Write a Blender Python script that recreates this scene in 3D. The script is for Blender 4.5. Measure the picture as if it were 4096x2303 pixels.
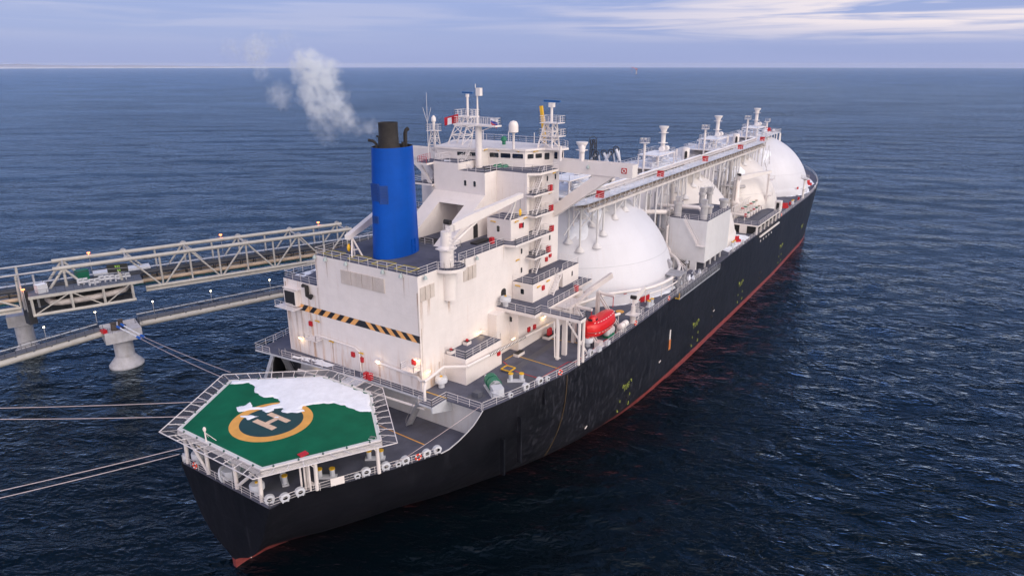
import bpy, math, random
import numpy as np
from mathutils import Vector, Matrix
PI = math.pi; R = math.radians
random.seed(7)
for o in list(bpy.data.objects): bpy.data.objects.remove(o)
SC = bpy.context.scene; COL = SC.collection

# ---------------------------------------------------------------- camera
cam = bpy.data.cameras.new('camera'); co = bpy.data.objects.new('camera', cam); COL.objects.link(co)
cam.sensor_width = 36; cam.lens = 24.0; cam.clip_start = 1; cam.clip_end = 60000
PITCH = R(18.16); YAW = R(33.6)                    # looking forward along the ship and to its port side
co.location = (-38.9, -66.9, 59.0)
co.rotation_euler = (PI/2 - PITCH, 0, YAW - PI/2)
SC.camera = co
# ---------------------------------------------------------------- colour management
SC.render.engine = 'CYCLES'
SC.view_settings.view_transform = 'Standard'; SC.view_settings.look = 'None'
SC.view_settings.gamma = 1; SC.view_settings.exposure = 0.0
SC.cycles.volume_step_rate = 1.0; SC.cycles.volume_max_steps = 256
SC.cycles.max_bounces = 8; SC.cycles.volume_bounces = 4; SC.cycles.transparent_max_bounces = 12

# ---------------------------------------------------------------- node helpers
class NT:
    def __init__(s, nt): s.nt = nt; s.n = nt.nodes; s.l = nt.links
    def add(s, t, **kw):
        nd = s.n.new(t)
        for k, v in kw.items():
            if k == 'ins':
                for a, b in v.items():
                    if isinstance(b, bpy.types.NodeSocket): s.l.new(b, nd.inputs[a])
                    else: nd.inputs[a].default_value = b
            else: setattr(nd, k, v)
        return nd
    def math(s, op, a, b=None, c=None, clamp=False):
        nd = s.n.new('ShaderNodeMath'); nd.operation = op; nd.use_clamp = clamp
        for i, x in enumerate((a, b, c)):
            if x is None: continue
            if isinstance(x, bpy.types.NodeSocket): s.l.new(x, nd.inputs[i])
            else: nd.inputs[i].default_value = x
        return nd.outputs[0]
    def mix(s, f, a, b, blend='MIX'):
        nd = s.n.new('ShaderNodeMix'); nd.data_type = 'RGBA'; nd.blend_type = blend
        for i, x in ((0, f), (6, a), (7, b)):
            if isinstance(x, bpy.types.NodeSocket): s.l.new(x, nd.inputs[i])
            elif i == 0: nd.inputs[0].default_value = x
            else: nd.inputs[i].default_value = (*x[:3], 1)
        return nd.outputs[2]
    def ramp(s, f, lo, hi):
        nd = s.add('ShaderNodeMapRange', ins={0: f, 1: lo, 2: hi}); nd.clamp = True; return nd.outputs[0]
    def noise(s, vec, scale, detail=3, rough=.5, dist=0.0):
        return s.add('ShaderNodeTexNoise', ins={'Vector': vec, 'Scale': scale, 'Detail': detail, 'Roughness': rough, 'Distortion': dist}).outputs[0]
    def scale(s, vec, xyz):
        nd = s.n.new('ShaderNodeVectorMath'); nd.operation = 'MULTIPLY'; s.l.new(vec, nd.inputs[0]); nd.inputs[1].default_value = xyz
        return nd.outputs[0]

# ---------------------------------------------------------------- world: dusk overcast over a Nishita sky
SUN_EL = R(18); SUN_AZ = math.atan2(-0.97, 0.22)   # low in the clouds, ahead and to starboard
w = bpy.data.worlds.new('World'); SC.world = w; w.use_nodes = True; w.node_tree.nodes.clear()
W_ = NT(w.node_tree)
sky = W_.add('ShaderNodeTexSky'); sky.sky_type = 'NISHITA'; sky.sun_disc = False
sky.sun_elevation = SUN_EL; sky.sun_rotation = PI/2 - SUN_AZ
geo = W_.add('ShaderNodeTexCoord').outputs['Generated']
sep = W_.add('ShaderNodeSeparateXYZ', ins={0: geo})
zc = sep.outputs[2]
cr = W_.add('ShaderNodeValToRGB', ins={0: W_.math('MAXIMUM', zc, 0.0)})
e = cr.color_ramp.elements
e[0].position = 0; e[0].color = (.33, .39, .67, 1); e[1].position = 1; e[1].color = (.11, .19, .40, 1)
for p, c in ((.035, (.325, .395, .68, 1)), (.085, (.32, .40, .715, 1)), (.14, (.18, .30, .74, 1)), (.3, (.14, .24, .54, 1)), (.6, (.11, .19, .41, 1))):
    k = e.new(p); k.color = c
# long flat cloud bars: noise stretched along the horizon
cl = W_.noise(W_.scale(geo, (2.2, 2.2, 42)), 1.6, 5, .55, .6)
cl2 = W_.noise(W_.scale(geo, (1.2, 1.2, 22)), 2.0, 4, .5, .3)
def dotw(v):
    d = W_.add('ShaderNodeVectorMath'); d.operation = 'DOT_PRODUCT'; W_.l.new(geo, d.inputs[0]); d.inputs[1].default_value = v; return d.outputs[1]
glow = W_.ramp(dotw((math.cos(R(-14)), math.sin(R(-14)), .09)), .70, .985)
dk = W_.mix(W_.math('MULTIPLY', W_.ramp(cl2, .42, .7), .28), cr.outputs[0], (.27, .34, .62))
lit = W_.math('MULTIPLY', W_.ramp(cl, .44, .62), W_.ramp(zc, .022, .05))
lit = W_.math('MULTIPLY', lit, W_.math('ADD', W_.math('MULTIPLY', glow, .95), .14))
lit = W_.math('MULTIPLY', lit, W_.math('SUBTRACT', 1.0, W_.ramp(zc, .078, .098)))
skc = W_.mix(lit, dk, (.93, .82, .84))
nsk = W_.mix(.012, skc, sky.outputs[0])
# bright warm side of the overcast, low over the starboard quarter
aft = W_.ramp(dotw((-.80, -.42, .30)), .15, .9)
nsk = W_.mix(aft, nsk, (1.22, 1.12, 1.34))
wm = W_.ramp(dotw((-.35, -.85, .35)), .45, .99)
warm = W_.mix(wm, nsk, (2.45, 2.14, 1.95))
bg = W_.add('ShaderNodeBackground', ins={'Color': warm, 'Strength': 1.0})
W_.l.new(bg.outputs[0], W_.add('ShaderNodeOutputWorld').inputs[0])
# ---------------------------------------------------------------- sun (soft, through cloud)
sl = bpy.data.lights.new('sun', 'SUN'); sl.energy = 1.22; sl.angle = R(50); sl.color = (1.0, .90, .80)
so = bpy.data.objects.new('sun', sl); COL.objects.link(so)
sd = Vector((math.cos(SUN_AZ)*math.cos(SUN_EL+R(8)), math.sin(SUN_AZ)*math.cos(SUN_EL+R(8)), math.sin(SUN_EL+R(8))))
so.rotation_euler = sd.to_track_quat('Z', 'Y').to_euler(); so.location = (0, 0, 200)

# ---------------------------------------------------------------- materials
MATS = {}
def mat(name, col, rough=.5, metal=0.0, var=.12, vs=.6, rust=0.0, streak=0.0, lowrust=0.0, emit=None, bump=0.0, spec=.5, snow=0.0, seam=0.0, buckle=0.0, gore=0.0):
    if name in MATS: return MATS[name]
    m = bpy.data.materials.new(name); m.use_nodes = True; m.node_tree.nodes.clear(); t = NT(m.node_tree)
    pos = t.add('ShaderNodeNewGeometry').outputs['Position']
    b = t.add('ShaderNodeBsdfPrincipled'); o = t.add('ShaderNodeOutputMaterial'); t.l.new(b.outputs[0], o.inputs[0])
    c = col
    if var:
        n1 = t.noise(pos, vs, 4, .6)
        c = t.mix(t.ramp(n1, .3, .72), tuple(x*(1-var) for x in col), tuple(min(1, x*(1+var*.6)) for x in col))
    if streak:
        ns = t.noise(t.scale(pos, (1.3, 1.3, .09)), 1.0, 4, .65)
        c = t.mix(t.math('MULTIPLY', t.ramp(ns, .52, .75), streak), c, tuple(x*y for x, y in zip(col, (.72, .62, .52))))
    if rust:
        nr = t.noise(t.scale(pos, (1.9, 1.9, .12)), 1.0, 5, .7, .2); nb = t.noise(pos, .16, 2)
        c = t.mix(t.math('MULTIPLY', t.math('MULTIPLY', t.ramp(nr, .58, .72), t.ramp(nb, .45, .62)), rust), c, (.42, .20, .08))
    if lowrust:
        sx = t.add('ShaderNodeSeparateXYZ', ins={0: pos}); nl = t.noise(t.scale(pos, (1.1, 1.1, .10)), 1.0, 5, .72, .25)
        zone = t.math('MAXIMUM', t.ramp(sx.outputs[2], 22.5, 17.5), t.math('MULTIPLY', t.ramp(sx.outputs[1], 8.0, 9.5), .8))
        c = t.mix(t.math('MULTIPLY', t.math('MULTIPLY', t.ramp(nl, .50, .70), zone), lowrust), c, (.50, .27, .12))
    if snow:
        nsn = t.noise(pos, .45, 5, .62)
        c = t.mix(t.math('MULTIPLY', t.ramp(nsn, .50, .56), snow), c, (.80, .82, .88))
    if seam:
        sx = t.add('ShaderNodeSeparateXYZ', ins={0: pos})
        h = t.math('LESS_THAN', t.math('FRACT', t.math('MULTIPLY', sx.outputs[2], 1/2.75)), .018)
        v = t.math('LESS_THAN', t.math('FRACT', t.math('MULTIPLY', t.math('ADD', sx.outputs[0], sx.outputs[1]), 1/4.2)), .012)
        c = t.mix(t.math('MULTIPLY', t.math('MAXIMUM', h, v), seam), c, tuple(x*.55 for x in col))
        # grime running down from the seams
        fr = t.math('FRACT', t.math('MULTIPLY', sx.outputs[2], 1/2.75))
        g = t.noise(t.scale(pos, (2.4, 2.4, .3)), 1.0, 4, .7)
        c = t.mix(t.math('MULTIPLY', t.math('MULTIPLY', t.ramp(g, .55, .78), t.ramp(fr, .2, 1.0)), seam*.6), c, (col[0]*.80, col[1]*.68, col[2]*.55))
    if gore:
        sx = t.add('ShaderNodeSeparateXYZ', ins={0: pos})
        u = t.math('SUBTRACT', t.math('FRACT', t.math('MULTIPLY_ADD', sx.outputs[0], 1/43.1, .5-83.1/43.1)), .5)
        an = t.math('ARCTAN2', sx.outputs[1], t.math('MULTIPLY', u, 43.1))
        ln = t.math('LESS_THAN', t.math('FRACT', t.math('MULTIPLY', an, 40/(2*PI))), .02)
        rn = t.math('LESS_THAN', t.math('FRACT', t.math('MULTIPLY', sx.outputs[2], 1/3.9)), .02)
        cb = t.add('ShaderNodeCombineXYZ', ins={0: t.math('MULTIPLY', an, 16.0), 1: 0.0, 2: t.math('MULTIPLY', sx.outputs[2], .10)})
        g2 = t.noise(cb.outputs[0], 1.0, 5, .65)
        c = t.mix(t.math('MULTIPLY', t.math('MAXIMUM', ln, rn), gore), c, tuple(x*.6 for x in col))
        c = t.mix(t.math('MULTIPLY', t.ramp(g2, .55, .8), gore*2.2), c, (col[0]*.86, col[1]*.78, col[2]*.68))
    if buckle:
        bb = t.add('ShaderNodeBump', ins={'Height': t.noise(t.scale(pos, (.55, .55, .55)), 1.0, 2, .5), 'Strength': buckle, 'Distance': .35}); t.l.new(bb.outputs[0], b.inputs['Normal'])
    if isinstance(c, tuple): b.inputs['Base Color'].default_value = (*c, 1)
    else: t.l.new(c, b.inputs['Base Color'])
    b.inputs['Roughness'].default_value = rough; b.inputs['Metallic'].default_value = metal
    b.inputs['Specular IOR Level'].default_value = spec
    if bump:
        bp = t.add('ShaderNodeBump', ins={'Height': t.noise(pos, 4.0, 5, .6), 'Strength': bump, 'Distance': .05}); t.l.new(bp.outputs[0], b.inputs['Normal'])
    if emit:
        b.inputs['Emission Color'].default_value = (*emit[0], 1); b.inputs['Emission Strength'].default_value = emit[1]
    MATS[name] = m; return m
WHITE = mat('cream_paint', (.77, .715, .69), .45, var=.04, streak=.08, rust=.30, seam=.12, buckle=.22)
WHITE2 = mat('clean_cream_paint', (.77, .72, .695), .45, var=.04, streak=.06, rust=.12)
AFTW = mat('aft_wall_paint', (.76, .71, .69), .5, var=.05, streak=.08, rust=.30, lowrust=.9, seam=.12, buckle=.25)
DOME = mat('dome_paint', (.63, .635, .685), .5, var=.07, vs=.12, rust=.08, buckle=.12, gore=.10)
DOMEY = mat('yellowed_dome_paint', (.69, .655, .63), .5, var=.10, vs=.12, streak=.1, rust=.15, buckle=.12, gore=.22)
DECK = mat('grey_deck_paint', (.105, .110, .150), .65, var=.30, vs=.35, spec=.15)
DECKD = mat('dark_walkway_paint', (.085, .09, .115), .6, var=.15)
BLUE = mat('blue_funnel_paint', (.001, .070, .40), .42, var=.14, vs=.35, streak=.25, seam=.25, buckle=.12, spec=.15)
BLK = mat('soot_black', (.022, .019, .019), .8, var=.5, vs=1.5)
GREY = mat('galvanised_steel', (.42, .43, .47), .45, .3, var=.2)
PALE = mat('pale_grey_paint', (.55, .57, .62), .5, var=.12)
RAIL = mat('white_rail_paint', (.74, .70, .70), .5, var=.06)
GREEN = mat('green_helideck_paint', (.004, .118, .060), .75, var=.22, vs=.3, spec=.15)
DGREEN = mat('dark_green_circle', (.010, .050, .052), .6, var=.15)
MGREEN = mat('machinery_green', (.008, .16, .09), .45, var=.15)
OCHRE = mat('yellow_ring_paint', (.72, .36, .075), .6, var=.14)
PEACH = mat('worn_letter_paint', (.70, .50, .36), .6, var=.18, vs=1.5)
YEL = mat('safety_yellow', (.72, .42, .02), .5)
RED = mat('red_paint', (.48, .012, .02), .4, var=.15)
BRED = mat('lifeboat_red', (.62, .010, .010), .3, var=.06)
DRK = mat('dark_opening', (.012, .012, .015), .7, var=.0)
GLS = mat('window_glass', (.012, .018, .025), .08, var=.0, spec=.8)
SNOW = mat('snow', (.82, .85, .92), .75, var=.10, bump=1.0, vs=.8)
CONC = mat('concrete', (.50, .50, .54), .8, var=.2, vs=.8, streak=.5)
PIPEM = mat('jetty_cream_pipe', (.44, .43, .41), .5, var=.12, streak=.3, rust=.25)
STEELD = mat('dark_steel', (.045, .05, .065), .6, var=.3)
ORNG = mat('stripe_orange', (.80, .40, .13), .5, var=.08)
NAVY = mat('stripe_black', (.01, .012, .02), .5, var=.0)
ROPE = mat('rope', (.55, .45, .45), .8)
BOOT = mat('boot_top_red', (.42, .10, .09), .5, var=.25, streak=.3)
TAN = mat('insulated_pipe', (.46, .36, .27), .6, var=.15)
TEAL = mat('teal_pipe', (.03, .18, .22), .5)
LAMPW = mat('lit_lamp_warm', (1, .8, .5), .5, var=0, emit=((1.0, .72, .36), 9))
LAMPO = mat('lit_lamp_orange', (1, .4, .1), .5, var=0, emit=((1.0, .22, .05), 9))

# ---------------------------------------------------------------- mesh builder
class MB:
    def __init__(s): s.v = []; s.f = []; s.m = []; s.sm = []
    def face(s, idx, m=0, smooth=False): s.f.append(tuple(idx)); s.m.append(m); s.sm.append(smooth)
    def pts(s, P): n = len(s.v); s.v += [tuple(map(float, p)) for p in P]; return n
    def poly(s, P, m=0): n = s.pts(P); s.face(range(n, n+len(P)), m); return s
    def box(s, x0, x1, y0, y1, z0, z1, m=0, top=None):
        x0, x1 = sorted((x0, x1)); y0, y1 = sorted((y0, y1)); z0, z1 = sorted((z0, z1))
        n = s.pts([(x0,y0,z0),(x1,y0,z0),(x1,y1,z0),(x0,y1,z0),(x0,y0,z1),(x1,y0,z1),(x1,y1,z1),(x0,y1,z1)])
        for q in ((0,3,2,1),(0,1,5,4),(1,2,6,5),(2,3,7,6),(3,0,4,7)): s.face([n+i for i in q], m)
        s.face([n+4,n+5,n+6,n+7], m if top is None else top); return s
    def prism(s, P, z0, z1, m=0, top=None):
        a = sum(P[i][0]*P[(i+1)%len(P)][1]-P[(i+1)%len(P)][0]*P[i][1] for i in range(len(P)))
        if a < 0: P = P[::-1]
        n = s.pts([(x,y,z0) for x,y in P]); k = len(P); n2 = s.pts([(x,y,z1) for x,y in P])
        s.face([n+i for i in range(k-1,-1,-1)], m); s.face([n2+i for i in range(k)], m if top is None else top)
        for i in range(k): j=(i+1)%k; s.face([n+i,n+j,n2+j,n2+i], m)
        return s
    def extr(s, P, d, m=0):                          # planar polygon P (3-D) pushed by vector d
        n = s.pts(P); k = len(P); n2 = s.pts([(p[0]+d[0],p[1]+d[1],p[2]+d[2]) for p in P])
        s.face([n+i for i in range(k)], m); s.face([n2+i for i in range(k-1,-1,-1)], m)
        for i in range(k): j=(i+1)%k; s.face([n+j,n+i,n2+i,n2+j], m)
        return s
    def beam(s, p, q, w, h=None, m=0):
        h = w if h is None else h
        p = Vector(p); q = Vector(q); d = (q-p).normalized()
        u = Vector((0,0,1)) if abs(d.z) < .95 else Vector((1,0,0))
        a = d.cross(u).normalized()*w/2; b = a.cross(d).normalized()*h/2
        n = s.pts([p-a-b,p+a-b,p+a+b,p-a+b,q-a-b,q+a-b,q+a+b,q-a+b])
        for f in ((0,3,2,1),(4,5,6,7),(0,1,5,4),(1,2,6,5),(2,3,7,6),(3,0,4,7)): s.face([n+i for i in f], m)
        return s
    def tube(s, p, q, r, r2=None, n=8, m=0): return s.pipe([p, q], r, n, m, r2)
    def pipe(s, P, r, n=8, m=0, r2=None):
        P = [Vector(p) for p in P]; k = len(P); base = None; prev = None; r2 = r if r2 is None else r2
        for i in range(k):
            t = (P[min(i+1,k-1)]-P[max(i-1,0)]).normalized()
            if prev is None:
                a = t.cross(Vector((0,0,1)) if abs(t.z) < .9 else Vector((1,0,0))).normalized()
            else: a = (prev - t*prev.dot(t)).normalized()
            prev = a; b = t.cross(a); rr = r+(r2-r)*i/(k-1)
            j = s.pts([P[i]+(a*math.cos(2*PI*q/n)+b*math.sin(2*PI*q/n))*rr for q in range(n)])
            if i == 0: s.face([j+q for q in range(n-1,-1,-1)], m)
            else:
                for q in range(n): s.face([base+q, base+(q+1)%n, j+(q+1)%n, j+q], m, True)
            base = j
        s.face([base+q for q in range(n)], m); return s
    def lathe(s, c, prof, n=24, m=0, ell=(1,1), cap=True):
        rings = [s.pts([(c[0]+r*ell[0]*math.cos(2*PI*q/n), c[1]+r*ell[1]*math.sin(2*PI*q/n), c[2]+z) for q in range(n)]) for r, z in prof]
        for a, b in zip(rings, rings[1:]):
            for q in range(n): s.face([a+q, a+(q+1)%n, b+(q+1)%n, b+q], m, True)
        if cap:
            s.face([rings[0]+q for q in range(n-1,-1,-1)], m); s.face([rings[-1]+q for q in range(n)], m)
        return s
    def cyl(s, x, y, z0, z1, r, n=14, m=0, r2=None): return s.lathe((x,y,0), [(r,z0),(r if r2 is None else r2,z1)], n, m)
    def torus(s, c, ax, R0, r, n=20, k=6, m=0, m2=None):
        c = Vector(c); ax = Vector(ax).normalized(); u = ax.orthogonal().normalized(); w = ax.cross(u)
        j = s.pts([c+(u*math.cos(2*PI*i/n)+w*math.sin(2*PI*i/n))*(R0+r*math.cos(2*PI*q/k))+ax*r*math.sin(2*PI*q/k) for i in range(n) for q in range(k)])
        for i in range(n):
            for q in range(k): s.face([j+i*k+q, j+i*k+(q+1)%k, j+((i+1)%n)*k+(q+1)%k, j+((i+1)%n)*k+q], m2 if (m2 is not None and (i//2)%3==0) else m, True)
        return s
    def xf(s, start, M):
        for i in range(start, len(s.v)): s.v[i] = tuple(M @ Vector(s.v[i]))
        return s
    def rail(s, P, h=1.1, sp=1.8, r=.026, closed=False, levels=(1.0,.62,.3)):
        P = [Vector(p) for p in P]
        if closed: P = P+[P[0]]
        for a, b in zip(P, P[1:]):
            L = (b-a).length; n = max(1, round(L/sp))
            for lv in levels: s.beam(a+Vector((0,0,h*lv)), b+Vector((0,0,h*lv)), r*(1.7 if lv==1 else 1.2))
            for i in range(n+1):
                c = a.lerp(b, i/n); s.beam(c, c+Vector((0,0,h)), r*1.7)
        return s
    def stairs(s, a, b, w=.8, n=None, side=None, rails=True):
        a = Vector(a); b = Vector(b); d = b-a; hz = Vector((d.x,d.y,0)); sd_ = Vector((-hz.y,hz.x,0)).normalized()*w/2
        n = n or max(4, int(abs(d.z)/.3))
        for sg in (-1,1):
            s.beam(a+sd_*sg, b+sd_*sg, .07, .22)
            if rails: s.beam(a+sd_*sg+Vector((0,0,.95)), b+sd_*sg+Vector((0,0,.95)), .05); s.beam(a+sd_*sg, a+sd_*sg+Vector((0,0,.95)), .05); s.beam(b+sd_*sg, b+sd_*sg+Vector((0,0,.95)), .05)
        for i in range(n): c = a+d*((i+.5)/n); s.beam(c-sd_, c+sd_, .24, .05)
        return s
    def build(s, name, mats, parent=None, local=False, loc=None, autosmooth=True):
        off = Vector((0,0,0)) if local else (WO[parent] if parent else Vector(loc or (0,0,0)))
        me = bpy.data.meshes.new(name)
        me.from_pydata([(x-off.x, y-off.y, z-off.z) for x,y,z in s.v], [], s.f)
        if not isinstance(mats, (list, tuple)): mats = [mats]
        for m in mats: me.materials.append(m)
        me.polygons.foreach_set('material_index', s.m); me.polygons.foreach_set('use_smooth', s.sm); me.update(); me.set_sharp_from_angle(angle=R(38))
        o = bpy.data.objects.new(name, me); COL.objects.link(o)
        if parent: o.parent = parent; WO[o] = WO[parent] if not local else Vector((0,0,0))
        else:
            if not local: o.location = off
            WO[o] = Vector(off)
        return o
WO = {}
def tag(o, label=None, cat=None, group=None, kind=None):
    if label: o['label'] = label
    if cat: o['category'] = cat
    if group: o['group'] = group
    if kind: o['kind'] = kind
    return o
def empty(name, loc, label, cat, group=None, rz=0):
    o = bpy.data.objects.new(name, None); COL.objects.link(o); o.location = loc; o.rotation_euler.z = rz
    o.empty_display_size = .5; WO[o] = Vector(loc); return tag(o, label, cat, group)
def dup(root, loc, rz=0, label=None, parent=None):
    r = root.copy(); COL.objects.link(r); r.location = loc; r.rotation_euler.z = rz
    if label: r['label'] = label
    if parent: r.parent = parent
    for ch in list(root.children):
        c = ch.copy(); COL.objects.link(c); c.parent = r
        for g in list(ch.children):
            d = g.copy(); COL.objects.link(d); d.parent = c
    return r
def pieces(mb, gap=.12):
    """the separate bodies of a builder: faces joined by shared vertices, then by touching boxes"""
    par = list(range(len(mb.v)))
    def find(a):
        while par[a] != a: par[a] = par[par[a]]; a = par[a]
        return a
    for f in mb.f:
        r = find(f[0])
        for i in f[1:]: par[find(i)] = r
    comp = {}
    for k, f in enumerate(mb.f): comp.setdefault(find(f[0]), []).append(k)
    boxes = []
    for fs in comp.values():
        P_ = [mb.v[i] for k in fs for i in mb.f[k]]
        boxes.append([[min(c) for c in zip(*P_)], [max(c) for c in zip(*P_)], fs])
    ch = True
    while ch:
        ch = False; out = []
        for b in boxes:
            for o in out:
                if all(b[0][i] <= o[1][i]+gap and o[0][i] <= b[1][i]+gap for i in range(3)):
                    o[0] = [min(x, y) for x, y in zip(o[0], b[0])]; o[1] = [max(x, y) for x, y in zip(o[1], b[1])]; o[2] = o[2]+b[2]; ch = True; break
            else: out.append(b)
        boxes = out
    res = []
    for _, _, fs in boxes:
        q = MB(); idx = {}
        for k in sorted(fs):
            ff = []
            for i in mb.f[k]:
                if i not in idx: idx[i] = len(q.v); q.v.append(mb.v[i])
                ff.append(idx[i])
            q.face(ff, mb.m[k], mb.sm[k])
        res.append(q)
    return res
def solo(mb, name, mats, label, cat, group=None, kind=None):
    xs, ys, zs = zip(*mb.v); loc = ((min(xs)+max(xs))/2, (min(ys)+max(ys))/2, min(zs))
    o = mb.build(name, mats, loc=loc); return tag(o, label, cat, group, kind)
# ================================================================ SEA
def sea():
    rng = np.random.RandomState(3)
    cx, cy = -38.9, -66.9
    nr, na = 820, 1040
    r = 14*np.exp(np.linspace(0, math.log(12000/14), nr)); th = np.concatenate([np.linspace(YAW-R(55), YAW+R(55), 880, endpoint=False), np.linspace(YAW+R(55), YAW+R(305), 160, endpoint=False)])
    Rr, T = np.meshgrid(r, th, indexing='ij')
    X = cx+Rr*np.cos(T); Y = cy+Rr*np.sin(T); Z = np.zeros_like(X)
    wd = R(205)
    for i in range(64):
        L = 1.3*1.065**i; 
        if L > 60: break
        a = wd+rng.normal(0, .42); k = 2*PI/L; amp = .011*L**.62*(1 if L < 9 else .3)
        res = Rr*.0083
        fade = np.clip((L/res-3.0)/3.0, 0, 1)
        ph = k*(X*math.cos(a)+Y*math.sin(a))+rng.uniform(0, 2*PI)
        Z += amp*fade*(np.sin(ph)+.25*np.cos(2*ph))
    Z *= np.clip((9000-Rr)/4000, 0, 1)
    V = np.stack([X,Y,Z], -1).reshape(-1,3)
    V = np.vstack([V, [[cx,cy,0]]])
    i, j = np.meshgrid(np.arange(nr-1), np.arange(na), indexing='ij'); j2 = (j+1) % na
    F = np.stack([i*na+j, (i+1)*na+j, (i+1)*na+j2, i*na+j2], -1).reshape(-1,4)
    me = bpy.data.meshes.new('sea'); me.vertices.add(len(V)); me.vertices.foreach_set('co', V.ravel())
    C0 = len(V)-1; nq = len(F); tri = np.stack([np.full(na, C0), np.arange(na), (np.arange(na)+1) % na], -1)
    me.loops.add(nq*4+na*3); me.loops.foreach_set('vertex_index', np.concatenate([F.ravel(), tri.ravel()]))
    me.polygons.add(nq+na)
    me.polygons.foreach_set('loop_start', np.concatenate([np.arange(nq)*4, nq*4+np.arange(na)*3]))
    me.polygons.foreach_set('loop_total', np.concatenate([np.full(nq,4), np.full(na,3)]))
    me.polygons.foreach_set('use_smooth', np.ones(nq+na, bool)); me.update(); me.validate()
    m = bpy.data.materials.new('sea_water'); m.use_nodes = True; m.node_tree.nodes.clear(); t = NT(m.node_tree)
    pos = t.add('ShaderNodeNewGeometry').outputs['Position']
    rot = t.add('ShaderNodeVectorRotate', ins={'Vector': pos, 'Angle': -R(25)}).outputs[0]
    w1 = t.noise(t.scale(rot, (.11, .06, .05)), 1.0, 5, .55, .35)
    def ridge(sx, sy, d):
        n = t.noise(t.scale(rot, (sx, sy, 1)), 1.0, d, .5, .35)
        return t.math('SUBTRACT', 1.0, t.math('ABSOLUTE', t.math('MULTIPLY_ADD', n, 2.0, -1.0)))
    big = t.noise(t.scale(rot, (.010, .005, 1)), 1.0, 4, .6)
    hgt = t.math('ADD', t.math('MULTIPLY', w1, 2.2), t.math('ADD', t.math('MULTIPLY', ridge(.34, .17, 3), .85), t.math('MULTIPLY', ridge(1.0, .5, 3), .32)))
    st = t.math('ADD', t.math('MULTIPLY', t.ramp(big, .25, .75), .45), .45)
    bp = t.add('ShaderNodeBump', ins={'Height': hgt, 'Strength': st, 'Distance': 1.0})
    ln = t.add('ShaderNodeVectorMath'); ln.operation = 'LENGTH'; t.l.new(pos, ln.inputs[0])   # waves too small to model far out: rougher water
    rg = t.math('ADD', .07, t.math('MULTIPLY', t.ramp(ln.outputs['Value'], 250, 3500), .16))
    fr = t.add('ShaderNodeFresnel', ins={'IOR': 1.333, 'Normal': bp.outputs[0]})
    gl = t.add('ShaderNodeBsdfGlossy', ins={'Color': (.72, .87, .96, 1), 'Roughness': rg, 'Normal': bp.outputs[0]})
    dfw = t.add('ShaderNodeBsdfDiffuse', ins={'Color': (.0, .0024, .0048, 1)})
    b = t.add('ShaderNodeMixShader', ins={0: fr.outputs[0], 1: dfw.outputs[0], 2: gl.outputs[0]})
    # a few broken crests
    fm = t.math('MULTIPLY', t.ramp(t.noise(t.scale(rot, (.5, .35, 1)), 1.0, 8, .72), .755, .82), .25)
    fo = t.add('ShaderNodeBsdfDiffuse', ins={'Color': (.6, .66, .72, 1)})
    mx = t.add('ShaderNodeMixShader', ins={0: fm, 1: b.outputs[0], 2: fo.outputs[0]})
    t.l.new(mx.outputs[0], t.add('ShaderNodeOutputMaterial').inputs[0])
    me.materials.append(m)
    o = bpy.data.objects.new('sea', me); COL.objects.link(o); tag(o, 'dark blue rippled sea reaching to the horizon', 'sea', kind='structure')
sea()
# distant snowy coast on the left of the horizon
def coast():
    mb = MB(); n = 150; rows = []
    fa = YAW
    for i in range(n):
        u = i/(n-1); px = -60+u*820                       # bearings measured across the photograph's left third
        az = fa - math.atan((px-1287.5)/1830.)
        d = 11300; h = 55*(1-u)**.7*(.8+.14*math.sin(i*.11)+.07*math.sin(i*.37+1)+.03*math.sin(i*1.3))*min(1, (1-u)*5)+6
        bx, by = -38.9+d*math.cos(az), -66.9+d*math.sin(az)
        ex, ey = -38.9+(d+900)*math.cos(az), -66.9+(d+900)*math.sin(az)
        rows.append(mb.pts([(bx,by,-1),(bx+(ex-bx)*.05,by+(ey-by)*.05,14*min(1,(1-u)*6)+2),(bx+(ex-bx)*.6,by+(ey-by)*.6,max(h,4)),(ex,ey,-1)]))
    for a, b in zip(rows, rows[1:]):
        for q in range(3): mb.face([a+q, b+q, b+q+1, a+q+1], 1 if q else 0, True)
    o = solo(mb, 'coast', [mat('far_snow_shore', (.46,.50,.60), .9, var=.2, vs=.004), mat('haze_tinted_hills', (.34,.37,.49), .9, var=.12, vs=.003)], 'low far snowy coast along the horizon at left', 'coast', kind='structure')  # hill colour paled toward the sky: distance haze painted in
coast()
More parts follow.
